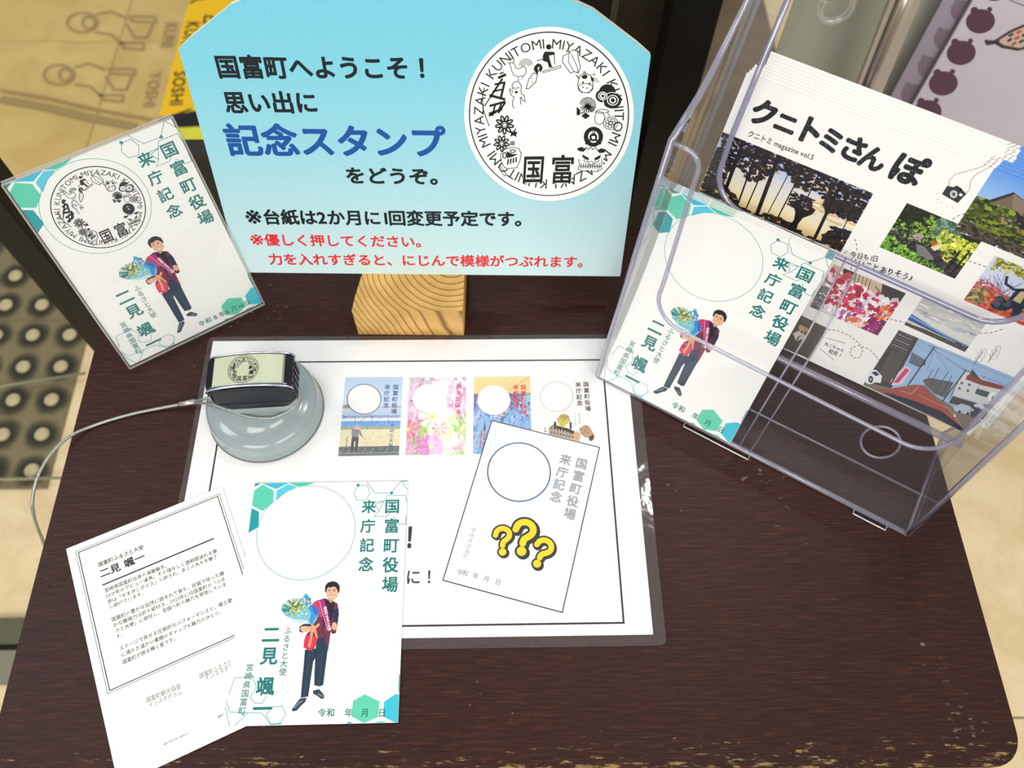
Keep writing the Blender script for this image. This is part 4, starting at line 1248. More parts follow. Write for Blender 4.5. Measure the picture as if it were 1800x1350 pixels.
def card_person(ar):
    ar.map = MM
    Pp = lambda pts, c, l=2: ar.poly(pts, c, l)
    NVY = (34, 56, 76)
    Pp([(275, 690), (365, 680), (375, 590), (470, 560), (467, 690), (440, 900), (430, 985), (402, 1000), (355, 990), (358, 880), (362, 760), (345, 790), (318, 980), (302, 1085), (240, 1095), (250, 960), (262, 850)], NVY, 2)
    ar.line([(368, 690), (358, 880), (356, 985)], .35, (20, 34, 50), 3); ar.line([(320, 700), (290, 900), (272, 1080)], .3, (58, 80, 100), 3); ar.line([(425, 700), (402, 880), (392, 985)], .3, (58, 80, 100), 3)
    Pp([(162, 1198), (195, 1150), (235, 1100), (290, 1095), (278, 1130), (235, 1170), (205, 1205), (172, 1210)], (44, 66, 82), 3)
    Pp([(342, 1035), (395, 1022), (436, 1072), (438, 1098), (415, 1106), (372, 1075), (345, 1062)], (44, 66, 82), 3)
    ar.line([(185, 1180), (225, 1140), (255, 1120)], .6, (130, 156, 170), 4); ar.line([(385, 1060), (425, 1085)], .6, (130, 156, 170), 4)
    MR = (116, 46, 74)
    Pp([(400, 268), (440, 255), (500, 270), (550, 300), (562, 380), (552, 470), (535, 550), (505, 552), (492, 540), (470, 700), (455, 640), (440, 575), (385, 600), (350, 690), (262, 670), (285, 560), (330, 520), (300, 500), (330, 450), (342, 300), (370, 275)], MR, 3)
    Pp([(515, 350), (560, 345), (558, 400), (552, 455), (515, 470)], (36, 46, 78), 4)
    Pp([(436, 262), (470, 275), (500, 268), (528, 292), (505, 420), (480, 500), (450, 575), (425, 545), (432, 440)], (38, 30, 46), 4)
    Pp([(432, 540), (450, 430), (480, 480), (452, 568)], (134, 60, 78), 5)
    Pp([(398, 275), (436, 265), (470, 370), (500, 515), (472, 532), (430, 400)], (176, 40, 118), 6)
    ar.line([(398, 277), (430, 400), (470, 530)], .25, (240, 200, 225), 7)
    ar.vtext('国富町ふるさと大使', (446, 338), (484, 515), 2.0, (250, 240, 246), 8, .03, -.2)
    Pp([(345, 290), (398, 272), (428, 400), (400, 420), (380, 340), (335, 320)], (200, 60, 110), 4)
    Pp([(285, 560), (385, 585), (370, 640), (335, 695), (300, 692), (262, 668), (268, 610)], (218, 52, 88), 4)
    Pp([(498, 540), (528, 545), (520, 555), (505, 552)], (24, 22, 34), 5)
    SK = (232, 182, 152)
    # neck, head, hair, face
    Pp([(478, 250), (520, 250), (512, 282), (488, 295), (474, 272)], (206, 150, 122), 5)
    Pp([(452, 190), (460, 245), (480, 265), (505, 268), (530, 262), (550, 238), (556, 190), (545, 160), (505, 148), (465, 160)], SK, 6)
    Pp([(444, 195), (446, 150), (470, 122), (510, 110), (545, 120), (568, 150), (568, 190), (556, 215), (550, 185), (535, 160), (510, 155), (495, 165), (470, 160), (458, 185), (455, 210)], (30, 28, 34), 7)
    ar.line([(472, 192), (490, 190)], .45, (50, 34, 34), 8); ar.line([(512, 190), (532, 194)], .45, (50, 34, 34), 8)
    ar.line([(474, 182), (490, 178)], .3, (50, 34, 34), 8); ar.line([(512, 178), (532, 182)], .3, (50, 34, 34), 8)
    ar.line([(500, 196), (498, 214), (506, 216)], .25, (190, 130, 104), 8)
    Pp([(476, 228), (500, 236), (528, 230), (515, 244), (490, 244)], (250, 240, 236), 8); ar.line([(476, 228), (500, 236), (528, 230)], .25, (150, 60, 60), 9)
    # right hand thumb up against the lapel, sleeve
    Pp([(510, 462), (530, 455), (545, 475), (545, 515), (520, 525), (500, 505)], SK, 8); ar.line([(515, 490), (540, 492)], .2, (190, 130, 104), 9); ar.line([(515, 505), (538, 507)], .2, (190, 130, 104), 9)
    # left arm and bouquet
    Pp([(230, 490), (290, 460), (330, 470), (325, 515), (250, 545), (228, 535)], (54, 44, 60), 6)
    Pp([(240, 492), (285, 490), (318, 495), (325, 520), (290, 540), (250, 538), (236, 515)], SK, 7); ar.line([(285, 505), (318, 510)], .2, (190, 130, 104), 8)
    Pp([(240, 275), (262, 240), (280, 208), (305, 235), (325, 260), (332, 320), (385, 345), (392, 385), (372, 440), (335, 488), (285, 450), (180, 430), (110, 400), (70, 345), (95, 300), (150, 330)], (120, 196, 214), 8)
    Pp([(262, 250), (290, 220), (330, 300), (385, 350), (390, 385), (350, 440), (330, 485), (312, 440), (330, 390), (300, 330), (270, 300)], (66, 146, 216), 9)
    Pp([(320, 300), (345, 320), (388, 350), (385, 400), (360, 390)], (40, 112, 200), 10)
    Pp([(120, 405), (180, 430), (290, 440), (315, 470), (250, 472), (170, 450)], (206, 224, 226), 9)
    rr = random.Random(3)
    for i in range(26):
        a = rr.uniform(2.2, 5.4); ar.line([(205, 350), (205 + 125 * math.cos(a), 340 + 105 * math.sin(a) * .8)], .35, rr.choice([(60, 120, 90), (40, 100, 80), (120, 160, 70), (50, 140, 140)]), 9.5)
    for i in range(150):
        x = rr.gauss(215, 48); y = rr.gauss(335, 36)
        if not (95 < x < 325 and 250 < y < 420): continue
        col = rr.choice([(244, 206, 40), (250, 226, 90), (232, 176, 20), (60, 120, 60), (150, 160, 60), (250, 246, 220), (70, 160, 150)])
        pts = []
        r0 = rr.uniform(4, 12)
        for k in range(6): pts.append((x + r0 * rr.uniform(.4, 1.3) * math.cos(k * 1.047), y + r0 * rr.uniform(.4, 1.2) * math.sin(k * 1.047)))
        ar.poly(pts, col, 10.5 + rr.random() * 1.5)
    OR = (240, 168, 118)
    Pp([(322, 492), (345, 478), (362, 490), (395, 462), (400, 485), (368, 510), (375, 545), (386, 592), (368, 585), (348, 530), (335, 600), (318, 676), (300, 655), (318, 590), (322, 530), (300, 520)], OR, 12)
    ar.line([(345, 500), (365, 540), (378, 585)], .3, (214, 130, 84), 13); ar.line([(335, 505), (325, 590), (312, 660)], .3, (214, 130, 84), 13)


_card = {}


def make_card(fr, label, group=None, extra=None):
    e = empty('postcard', fr.M, label, 'postcard', group)
    if not _card:
        _card['paper'] = sheet('card_paper', .1, .148, .00025, PAPER, e).data
        a = Art(0.02); card_hex(a); _card['hex'] = a.build('printed_hexagons', e).data
        a = Art(0.02); card_text(a); _card['text'] = a.build('printed_lettering', e).data
        a = Art(0.05); card_person(a); _card['man'] = a.build('printed_person', e).data
    else:
        for n, k in (('card_paper', 'paper'), ('printed_hexagons', 'hex'), ('printed_lettering', 'text'), ('printed_person', 'man')):
            link(n, _card[k], None, e)
    return e


make_card(FA, 'flat postcard with teal hexagons and an empty circle, overlapping the front of the white sheet')

# text card
BX, BY, BT = -0.2697, 0.1571, 0.4229
dB = Vector((-math.sin(BT), math.cos(BT), 0))
FB = Frame(Vector((BX, BY, 0.00125)) - dB * .148, BT)
tc = empty('text_card', FB.M, 'white card of Japanese text in a double black frame, lower left on the table', 'card')
sheet('card_paper', .1, .148, .00025, PAPER, tc)
c7 = crop(100, 850, 2.7, FB); c7b = crop(0, 900, 3, FB)
ar = Art(0.02, c7)
BK = (26, 26, 30)
def para(a, b2): return (a[0] + b2[0], a[1] + b2[1])
tl, tr, bl = Vector(c7(88, 326)), Vector(c7(770, 46)), Vector(c7(243, 997))
ar.map = None
x0, x1 = (tl.x + bl.x) / 2, tr.x; y1 = (tl.y + tr.y) / 2; y0 = bl.y
ar.line([(x0, y0), (x1, y0), (x1, y1), (x0, y1)], .28, BK, 1, True)
ar.line([(x0 + 1.4, y0 + 1.3), (x1 - 1.4, y0 + 1.3), (x1 - 1.4, y1 - 1.3), (x0 + 1.4, y1 - 1.3)], .55, BK, 1, True)
ar.build('printed_frame', tc)
ar = Art(0.02, c7b)
ar.text('国富町ふるさと大使', (520, 292), (760, 195), BK, 2, .02, 1.05)
ar.text('二見', (530, 352), (640, 308), BK, 2, .035, .95); ar.text('颯一', (660, 300), (770, 252), BK, 2, .035, .95)
ar.line([(540, 386), (1127, 140)], .85, BK, 2)
for t, a, b2 in (('宮崎県国富町出身の演歌歌手。', (553, 428), (896, 288)),
                 ('2019年のデビュー以来、その瑞々しく透明感溢れる歌', (560, 457), (1148, 214)),
                 ('声は「やまびこボイス」と評され、多くの人々を魅了', (570, 488), (1150, 243)),
                 ('し続けています。', (578, 515), (772, 433)),
                 ('国富町の豊かな自然に囲まれて育ち、民謡で培った確', (590, 582), (1185, 332)),
                 ('かな歌唱力は折り紙付き。2023年には国富町の「ふる', (600, 612), (1192, 362)),
                 ('さと大使」に就任し、全国へ町の魅力を発信していま', (610, 642), (1198, 390)),
                 ('す。', (615, 670), (660, 652)),
                 ('ステージで見せる圧倒的なパフォーマンスと、郷土愛', (632, 735), (1228, 474)),
                 ('に満ちた温かい素顔のギャップも魅力のひとつ。', (642, 768), (1182, 532)),
                 ('国富町が誇る輝く星です。', (648, 806), (942, 672))):
    ar.text(t, a, b2, BK, 2, .012, 1.05, 1)
ar.map = c7
GR = (96, 98, 102)
ar.text('国富町観光協会', (425, 1043), (592, 972), GR, 2, -.006, 1.15, 1); ar.text('インスタグラム', (437, 1067), (597, 1000), GR, 2, -.006, 1.15, 1)
ar.text('国富町ふるさと納税', (678, 928), (880, 836), GR, 2, -.006, 1.15, 1); ar.text('インスタグラム', (705, 938), (866, 868), GR, 2, -.006, 1.15, 1)
ar.text('@KUNITOMI_KANKOU', (508, 1244), (628, 1190), BK, 2, .01, 1.2, 1)
ar.text('@KUNITOMI', (765, 1116), (850, 1078), BK, 2, .01, 1.2, 1)
ar.build('printed_text', tc)

# ================================================================== LEANING POSTCARD IN ITS CLEAR STAND
FL = Frame((-0.2547, 0.2873, 0.0047), 0.554, 0.3175)
lc = make_card(FL, 'postcard with a black round stamp print, leaning in a clear stand at left')
ar = Art(0.02)
cx, cy, rr_ = CIRC
sc_ = 26.2 / 555
ar.map = lambda x, y: (cx + 1.0 + (x - 655) * sc_, cy - 1.0 - (y - 675) * sc_)
stamp_design(ar, sc_ * 2.3, (28, 20, 34), (246, 246, 241), disc=False)
ar.build('stamp_print', lc)
ar = Art(0.05, MC)
for t, x, s_ in (('8', 640, 4.4), ('6', 722, 4.4), ('1', 803, 4.2), ('6', 822, 4.2)): ar.char(t, (x + 12, 1243), s_ * 1.2, (40, 44, 52), 6, 0)
ar.build('handwritten_date', lc)
# L-shaped clear stand: sleeve, back leg
FLs = Frame((-0.2547, 0.2873, 0.0047), 0.554, 0.3175)
st = empty('card_stand', FLs.M, 'clear acrylic stand holding the leaning stamped postcard at left', 'stand')
MB().box(-.0010, .1010, -.0010, .1492, .0009, .0024).build('front_pane', STANDACR, st)
MB().box(-.0010, .1010, -.0010, .1492, -.0028, -.0008).build('rear_pane', STANDACR, st)
q = MB()
q.tube([(-.0010, -.0010, .0016), (.1010, -.0010, .0016)], .0007, 6); q.tube([(-.0010, .1492, .0016), (.1010, .1492, .0016)], .0007, 6); q.tube([(-.0010, .1492, -.0022), (.1010, .1492, -.0022)], .0006, 6)
q.tube([(.1010, -.0010, .0016), (.1010, .1492, .0016)], .0006, 6); q.tube([(-.0010, -.0010, .0016), (-.0010, .1492, .0016)], .0006, 6)
q.build('polished_edges', clear('stand_edges', (.8, .8, .78), .12, .30, (.8, .8, .76), .1), st)
# foot: runs back level with the table from the lower edge
fo = MB().box(0, .1, .0, .06, 0, .002).build('foot', STANDACR, st)
fo.matrix_parent_inverse = Matrix.Identity(4)
Mw = Matrix.Translation(Vector((-0.2547, 0.2873, 0.0005))) @ Matrix.Rotation(0.554, 4, 'Z')
fo.matrix_local = FLs.M.inverted() @ Mw

# ================================================================== STAMP WITH CABLE
SX, SY = -0.1562, 0.2535
sp_ = empty('hand_stamp', Vector((SX, SY, 0.0012)), 'round grey stamp with a black block handle, tied by a steel cable', 'stamp')
BZ = .0012
prof = [(0.0372, 0), (0.0386, 0.0008), (0.0386, 0.0022), (0.0376, 0.0030), (0.0374, 0.0120), (0.0366, 0.0146), (0.0345, 0.0166), (0.0318, 0.0176), (0.0290, 0.0182), (0.0270, 0.0188), (0.0245, 0.0205), (0.0225, 0.0225), (0.0, 0.0235)]
MB().lathe(prof[:-1], k=80).build('round_base', GREYPLASTIC, sp_, True)
MB().lathe([(0.0388, 0.0), (0.0392, 0.0004), (0.0388, 0.0010)], k=80).build('base_seam', flat('seam', (92, 96, 98), .4), sp_, True)
hyaw = .06
hc = Matrix.Translation((0.0035, -.0015, 0)) @ Matrix.Rotation(hyaw, 4, 'Z')


def hobj(mb, name, mat, smooth=False, par=None):
    o = mb.build(name, mat, par or sp_, smooth)
    if par is None: o.matrix_local = hc
    return o


def hull(w0, d0, z0, w1, d1, z1, r0=.004, r1=.004, yo0=0, yo1=0):
    m = MB()
    a = rrect(-w0 / 2, w0 / 2, -d0 / 2 + yo0, d0 / 2 + yo0, r0, 5); b = rrect(-w1 / 2, w1 / 2, -d1 / 2 + yo1, d1 / 2 + yo1, r1, 5)
    n = len(a)
    m.add([(x, y, z0) for x, y in a] + [(x, y, z1) for x, y in b], [tuple(reversed(range(n))), tuple(range(n, 2 * n))] + [(i, (i + 1) % n, n + (i + 1) % n, n + i) for i in range(n)])
    return m


bevel(hobj(hull(.048, .026, .017, .046, .022, .031, .009, .008), 'neck', NECKPLASTIC), .0012, 3, 50)
bevel(hobj(hull(.044, .024, .030, .0545, .0265, .0400, .006, .005), 'handle_underside', DARKPLASTIC), .0008, 2, 50)
hb = hobj(hull(.0545, .0265, .040, .0535, .0258, .0575, .005, .005), 'handle_body', DARKPLASTIC)
bevel(hb, .0012, 3, 50)
# slightly arched top: label window, chrome ends, silver trims
def arch(x): return .0605 - 6.0 * x * x * 1.0 - (0.0028 if abs(x) > .0245 else 0) * ((abs(x) - .0245) / .002 if abs(x) < .0265 else 1)


def strip(x0, x1, y0, y1, dz, mat, name, n=24):
    m = MB(); vs = []
    for i in range(n + 1):
        x = x0 + (x1 - x0) * i / n
        for y in (y0, y1): vs += [(x, y, arch(x) + dz), (x, y, arch(x) - .004)]
    fs = []
    for i in range(n):
        a = i * 4; b = a + 4
        fs += [(a, b, b + 2, a + 2), (a + 1, a + 3, b + 3, b + 1), (a, a + 1, b + 1, b), (a + 2, b + 2, b + 3, a + 3)]
    fs += [(0, 2, 3, 1), (n * 4, n * 4 + 1, n * 4 + 3, n * 4 + 2)]
    m.add(vs, fs)
    return hobj(m, name, mat)


strip(-.0262, .0262, -.0126, .0128, -.0012, DARKPLASTIC, 'handle_top')
strip(-.0225, .0205, -.0100, .0108, .0, LABELGREEN, 'label_window')
strip(-.0262, -.0225, -.0100, .0108, -.0002, CHROME, 'chrome_end')
strip(.0205, .0264, -.0100, .0108, -.0002, CHROME, 'chrome_end')
def trimz(y):
    return [(x, y, arch(x) + .0002) for x in [(-.0266 + .0532 * i / 30) for i in range(31)]]
hobj(MB().tube(trimz(-.0116), .0007, 8).tube(trimz(-.0100), .0003, 6), 'silver_trim', SILVER, True)
hobj(MB().tube(trimz(.0118), .0007, 8), 'silver_trim', SILVER, True)
m = MB()
for j in range(4):
    for i in range(5): m.box(.0268, .0276, -.009 + j * .0045, -.0065 + j * .0045, .042 + i * .0026, .0435 + i * .0026)
hobj(m, 'side_grille', flat('grille', (6, 8, 14), .3))
ar = Art(0.0)
s2 = 9.4 / 555
ar.map = lambda x, y: (-3.2 + (x - 655) * s2, 0.4 - (y - 675) * s2)
stamp_design(ar, s2 * 3.0, (34, 34, 30), (196, 202, 172), disc=False, bg=(196, 202, 172))
lo = ar.build('label_print', sp_)
for v in lo.data.vertices: v.co.z = arch(v.co.x) + .00012 + v.co.z * .6
lo.matrix_local = hc

CABLE = flat('steel_cable', (178, 182, 176), 0.35, metal=0.6, noise=.25, nscale=900)
def spline(pts, n=8):
    P_ = [Vector(p) for p in pts]; P_ = [P_[0] * 2 - P_[1]] + P_ + [P_[-1] * 2 - P_[-2]]
    out = []
    for i in range(1, len(P_) - 2):
        for k in range(n):
            t = k / n
            out.append(0.5 * ((2 * P_[i]) + (-P_[i - 1] + P_[i + 1]) * t + (2 * P_[i - 1] - 5 * P_[i] + 4 * P_[i + 1] - P_[i + 2]) * t * t + (-P_[i - 1] + 3 * P_[i] - 3 * P_[i + 1] + P_[i + 2]) * t ** 3))
    out.append(P_[-2]); return out


def strands(path, R, r, turns_per_m=260, k=6):
    """twisted wires around a path"""
    m = MB(); L = 0
    Ls = [0]
    for a, b in zip(path, path[1:]): L += (b - a).length; Ls.append(L)
    n = int(L * turns_per_m * 7)
    def samp(d):
        for i in range(len(path) - 1):
            if Ls[i + 1] >= d or i == len(path) - 2:
                t = (d - Ls[i]) / max(1e-9, Ls[i + 1] - Ls[i]); return path[i].lerp(path[i + 1], t), (path[i + 1] - path[i]).normalized()
    S = [samp(L * i / n) for i in range(n + 1)]
    for q in range(k):
        pts = []
        for i, (p_, t) in enumerate(S):
            u = t.cross(Vector((0, 0, 1))).normalized(); v = u.cross(t)
            a = 6.283 * (q / k) + 6.283 * L * turns_per_m * i / n
            pts.append(p_ + (u * math.cos(a) + v * math.sin(a)) * R)
        m.tube(pts, r, 4)
    return m


cb = empty('security_cable', at_z(328, 709, .006), 'twisted steel cable looped round the grey stamp and hanging over the left table edge', 'cable')
co = Vector(cb.location)
main = [(330, 709, .005), (312, 712, .004), (285, 717, .0022), (240, 726, .0016), (195, 738, .0016), (160, 750, .0018), (135, 760, .004), (108, 778, .006), (82, 808, .006), (64, 845, .003), (57, 882, -.004), (61, 912, -.016), (72, 942, -.03), (84, 968, -.05), (110, 1000, -.075)]
path = [p_ - co for p_ in spline([at_z(*p_) for p_ in main])]
strands(path, .00056, .00062, 120).build('cable_strands', CABLE, cb, True)
loop = [(342, 706, 0.0070), (352, 703, 0.0174), (366, 700, 0.0244), (400, 685, 0.0289), (440, 668, 0.0294), (490, 662, 0.0294), (519, 675, 0.0279), (526, 695, 0.0269), (518, 713, 0.0259), (500, 726, 0.0249), (475, 735, 0.0244), (440, 733, 0.0244), (405, 723, 0.0249), (378, 713, 0.0234), (358, 709, 0.0174), (342, 708, 0.0080)]
path = [p_ - co for p_ in spline([at_z(*p_) for p_ in loop], 6)]
strands(path, .00050, .00056, 130).build('loop_strands', CABLE, cb, True)
a = at_z(314, 712, .0045) - co; b2 = at_z(344, 706, .0065) - co
MB().tube([a, a.lerp(b2, .08), a.lerp(b2, .92), b2], [.0014, .0021, .0021, .0015], 16).build('crimp_sleeve', STEEL, cb, True)

# ================================================================== BROCHURE HOLDER
HO = Vector((0.07216546, 0.27897516, 0)); HY = -0.55
HM = Matrix.Translation(HO) @ Matrix.Rotation(HY, 4, 'Z')
hd = empty('brochure_holder', HM, 'large clear acrylic two tier brochure holder standing at the right of the table', 'brochure holder')
HW = 0.228
tF = math.tan(.18)
vF = lambda z: tF * z
v2 = lambda z: .030 + .36 * z
vB = lambda z: .062 + .4527 * (z - .04)


def panel(outline, vf, name, mat=ACR, th=.0026, holes=()):
    return MB().prism(outline, lambda x, z, k: (x, vf(z) - (th if k == 0 else 0), z), holes).build(name, mat, hd)


def rimtube(pts, name='cut_edge', r=.00135, closed=False):
    return MB().tube(pts, r, 8, closed).build(name, RIM, hd, True)


ci = .021
frontU = [(0.003, .003), (HW - .003, .003), (HW - .003, .196)] + [(HW - .012 + .009 * math.cos(a), .196 + .006 * math.sin(a)) for a in [math.radians(90 * i / 4) for i in range(1, 5)]] + \
         arcpts(HW - .012, .192, .009, 90, 180, 6, .010) + [(HW - ci, .100)] + arcpts(HW - ci - .020, .098, .020, 0, -90, 8, .022) + \
         arcpts(.045, .100, .022, 270, 180, 8, .021) + [(ci + .002, .110), (ci - .001, .186)] + arcpts(.010, .188, .010, 0, 90, 6) + [(0.003, .1985)]
panel(frontU, vF, 'front_panel')
rimtube([(x, vF(z) - .0013, z) for x, z in frontU[3:]], 'front_cut_edge', .0014)
hole = [(.1855 + .0115 * math.cos(6.283 * i / 24), .0265 + .0125 * math.sin(6.283 * i / 24)) for i in range(24)]
midU = [(.003, .003), (HW - .003, .003), (HW - .003, .30), (HW - ci, .30), (HW - ci, .152)] + arcpts(HW - ci - .022, .149, .022, 0, -90, 8, .022) + arcpts(.046, .149, .024, 270, 180, 8, .021) + [(.021, .165), (.021, .30), (.003, .30)]
panel(midU, v2, 'middle_panel', holes=[hole])
MB().tube([(x, v2(z) - .0013, z) for x, z in midU[3:-1]], .0017, 8).build('middle_cut_edge', RIM2, hd, True)
rimtube([(x, v2(z) - .0013, z) for x, z in hole], 'hole_edge', .0009, True)
panel([(.003, .052), (HW - .003, .052), (HW - .003, .33), (.003, .33)], vB, 'back_panel')
MB().box(.003, HW - .003, .001, .032, .0004, .0026).build('lower_floor', ACR, hd)
MB().box(.003, HW - .003, v2(.049) + .0006, vB(.049), .0475, .0500).build('upper_floor', ACR, hd)
rimtube([(.003, v2(.049), .049), (HW - .003, v2(.049), .049)], 'upper_floor_edge', .0024)
rimtube([(.001, .0005, .002), (HW - .001, .0005, .002)], 'bottom_front_edge', .0019)
rimtube([(.003, .0315, .002), (HW - .003, .0315, .002)], 'floor_crease', .0007)
side = [(0, 0.0), (.0, .004), (vF(.198), .198), (.066, .203), (.078, .208), (v2(.23), .23), (v2(.30), .30), (vB(.33) + .002, .333), (vB(.05) + .004, .05), (.085, 0.0)]
for u0, u1 in ((0, .0028), (HW - .0028, HW)):
    MB().prism(side, lambda y, z, k: (u0 if k == 0 else u1, y, z)).build('side_wall', ACRSIDE, hd)
    um = (u0 + u1) / 2
    rimtube([(um, y, z) for y, z in side[1:7]], 'side_front_edge', .0019)
    rimtube([(um, y, z) for y, z in side[6:]] + [(um, 0, 0.001)], 'side_back_edge', .0013)
for uu in (.1085, .1165):
    MB().prism([(.002, .003), (vF(.12) + .001, .12), (v2(.13) - .003, .13), (.029, .003)], lambda y, z, k: (uu + (.0012 if k else 0), y, z)).build('divider', ACR, hd)
    rimtube([(uu + .0006, .0015, .003), (uu + .0006, vF(.12) + .001, .12), (uu + .0006, v2(.13) - .003, .13)], 'divider_edge', .0006)
WHITEEDGE = clear('bright_edge', (.85, .85, .85), .2, .5, (.92, .92, .95), .1)
for x0_, x1_ in ((.070, .118), (.192, .214)):
    MB().tube([(x0_, 0, .0012), (x0_, -.004, .0012), (x1_, -.004, .0012), (x1_, 0, .0012)], .00055, 6).build('clip_tab', WHITEEDGE, hd, True)
MB().prism(rrect(.2235, .2250, .04, .06, .0007), lambda x, y, k: (x, y, .002 + .022 * k)).build('side_foot', ACR, hd)

# postcards in the front pocket
nC = 11
ORD = ['first', 'second', 'third', 'fourth', 'fifth', 'sixth', 'seventh', 'eighth', 'ninth', 'tenth', 'eleventh', 'twelfth']
import bmesh
LEAN0, KB = 0.80, -4.50        # the cards sag in the pocket: strongly leaning at the foot, nearly upright at the top


def bend(me):
    m = me.copy()
    b = bmesh.new(); b.from_mesh(m)
    for k in range(1, 30):
        g = list(b.verts) + list(b.edges) + list(b.faces)
        bmesh.ops.bisect_plane(b, geom=g, dist=1e-7, plane_co=(0, .148 * k / 30, 0), plane_no=(0, 1, 0))
    for v in b.verts:
        w, zo = v.co.y, v.co.z
        l = LEAN0 + KB * w
        v.co = Vector((v.co.x, (math.cos(LEAN0) - math.cos(l)) / KB - zo * math.cos(l), (math.sin(l) - math.sin(LEAN0)) / KB + zo * math.sin(l)))
    b.to_mesh(m); b.free(); m.update()
    return m


bent = {k: bend(v) for k, v in _card.items()}
for k in range(nC):
    jx, jz = (R_.uniform(-.0003, .0003), R_.uniform(0, .0004)) if k else (0, 0)
    Mk = Matrix.Translation((0.0743 + .00050 * k * .523 + jx, 0.2770 + .00050 * k * .852, 0.0036 + .00005 * k + jz * .3)) @ Matrix.Rotation(-.5475, 4, 'Z')
    lab = 'front postcard in the left pocket of the clear holder, circle empty, fully visible' if k == 0 else ORD[k] + ' postcard from the front in the holder pocket, only its top edge showing'
    e = empty('postcard', Mk, lab, 'postcard', 'postcards stacked in the holder pocket')
    for n, kk in (('card_paper', 'paper'), ('printed_hexagons', 'hex'), ('printed_lettering', 'text'), ('printed_person', 'man')):
        if k and kk in ('man',): continue
        link(n, bent[kk], None, e)

# ================================================================== MAGAZINES
FMG = Frame((0.11137, 0.31676, 0.05185), -0.5385, 0.4253)
MW, MH = .213, .150
c1 = crop(1200, 0, 3, FMG); c2 = crop(1280, 80, 3.375, FMG); c3 = crop(1380, 420, 3.75, FMG); c5 = crop(1530, 320, 4.822, FMG); cF = crop(1230, 240, 6.138, FMG); c8 = crop(1440, 560, 3.214, FMG)


def clampmag(f):
    def g(x, y):
        a, b = f(x, y)
        return (min(MW * 1000 - .1, max(.1, a)), min(MH * 1000 - .1, max(.1, b)))
    return g


arts = []
MK = (24, 24, 28)
# cover title, drawn with rough brushed letters
ar = Art(0.04, c2)
rt = 0.0
TI = (('ク', 214, 402, 16.0), ('ニ', 345, 462, 13.6), ('ト', 482, 502, 16.4), ('ミ', 612, 562, 14.2), ('さ', 745, 612, 15.0), ('ん', 860, 668, 14.4), ('ぽ', 1068, 735, 17.6))
for ch_, x, y, s_ in TI: ar.char(ch_, (x, y), s_, MK, 4, .06, rt, 3)
rr = random.Random(5)
for ch_, x, y, s_ in TI:   # flecks of paper showing through the brushed strokes
    for k in range(46):
        a, b = c2(x, y); a += rr.uniform(-.46, .46) * s_; b += rr.uniform(-.46, .46) * s_
        m_ = ar.map; ar.map = None; ar.line([(a, b), (a + rr.uniform(.1, .5), b + rr.uniform(-.5, .5))], .10, (222, 222, 218), 5); ar.map = m_
ar.text('クニトミ magazine vol.5', (110, 540), (500, 685), (44, 44, 48), 4, .02, 1.15)
arts.append(('cover_title', ar, None))

# forest photograph
def mmP(f, p): return f(*p)
a_tr = Vector(c2(862, 878)); a_br = Vector(c2(665, 1225))
ar = Art(0.02)
p = Pic(ar, (0.1, a_tr.y), tuple(a_tr), (a_tr.x, a_br.y), (0.1, a_br.y))
p.grad(0, .35, (150, 164, 208), (196, 204, 220)); p.grad(.35, .75, (206, 208, 214), (232, 222, 190)); p.grad(.75, 1, (236, 224, 184), (226, 196, 130))
p.blobs(36, .55, 1, .15, .65, .03, .09, [(232, 196, 130), (226, 186, 120), (240, 214, 160)], 1, .35, 8)
p.blobs(14, .2, .45, .2, .5, .02, .05, [(226, 196, 140), (200, 140, 80)], 1, .5, 8)
LV = [(26, 18, 22), (40, 26, 26), (58, 34, 26), (20, 18, 26), (32, 28, 34)]
def canopy(a, b):
    lim = .38 + .12 * math.sin(a * 9) + .10 * math.sin(a * 23 + 1)
    if a < .18: lim = .62 - a
    if a > .82: lim = .45
    return b < lim
p.blobs(1500, 0, 1, 0, .62, .008, .030, LV, 2, 1.2, 5, canopy)
p.blobs(300, .78, 1, .28, .50, .008, .022, LV, 2, 1.2, 5); p.blobs(230, .56, .70, .42, .64, .006, .020, LV, 2, 1.2, 5); p.blobs(150, .0, .13, .3, .8, .008, .028, LV, 2, 1.2, 5)
p.blobs(260, 0, .26, .62, 1, .01, .032, LV, 2, 1.2, 5, lambda a, b: b > .62 + a * .9)
p.blobs(460, .2, 1, .84, 1.0, .008, .03, LV + [(70, 40, 30)], 2, 1.2, 5, lambda a, b: b > .93 - .04 * math.sin(a * 14) - (.16 if a > .86 else 0))
p.blobs(120, .88, 1, .66, .95, .01, .03, LV, 2, 1.2, 5)
TRK = (18, 13, 16)
for x0_, x1_, w in ((.145, .165, 2.2), (.385, .415, 2.4), (.33, .335, .8), (.49, .475, .55), (.555, .545, .8), (.655, .66, .7), (.80, .815, 1.9), (.245, .275, 1.0), (.93, .95, .6), (.03, .05, 1.2)):
    p.line([(x0_, 0), ((x0_ + x1_) / 2, .5), (x1_, .98)], w, TRK, 3.5)
p.poly([(.60, .52), (.63, .50), (.64, .56), (.66, .62), (.70, .60), (.71, .53), (.74, .55), (.73, .64), (.69, .74), (.68, .85), (.69, .99), (.63, .99), (.645, .82), (.63, .70), (.60, .62)], TRK, 4)
p.poly([(.50, .97), (.545, .88), (.59, .98)], (70, 36, 30), 4); p.blobs(5, .555, .575, .93, .96, .006, .01, [(250, 200, 120)], 5)
arts.append(('forest_photo', ar, GLOSSINK))

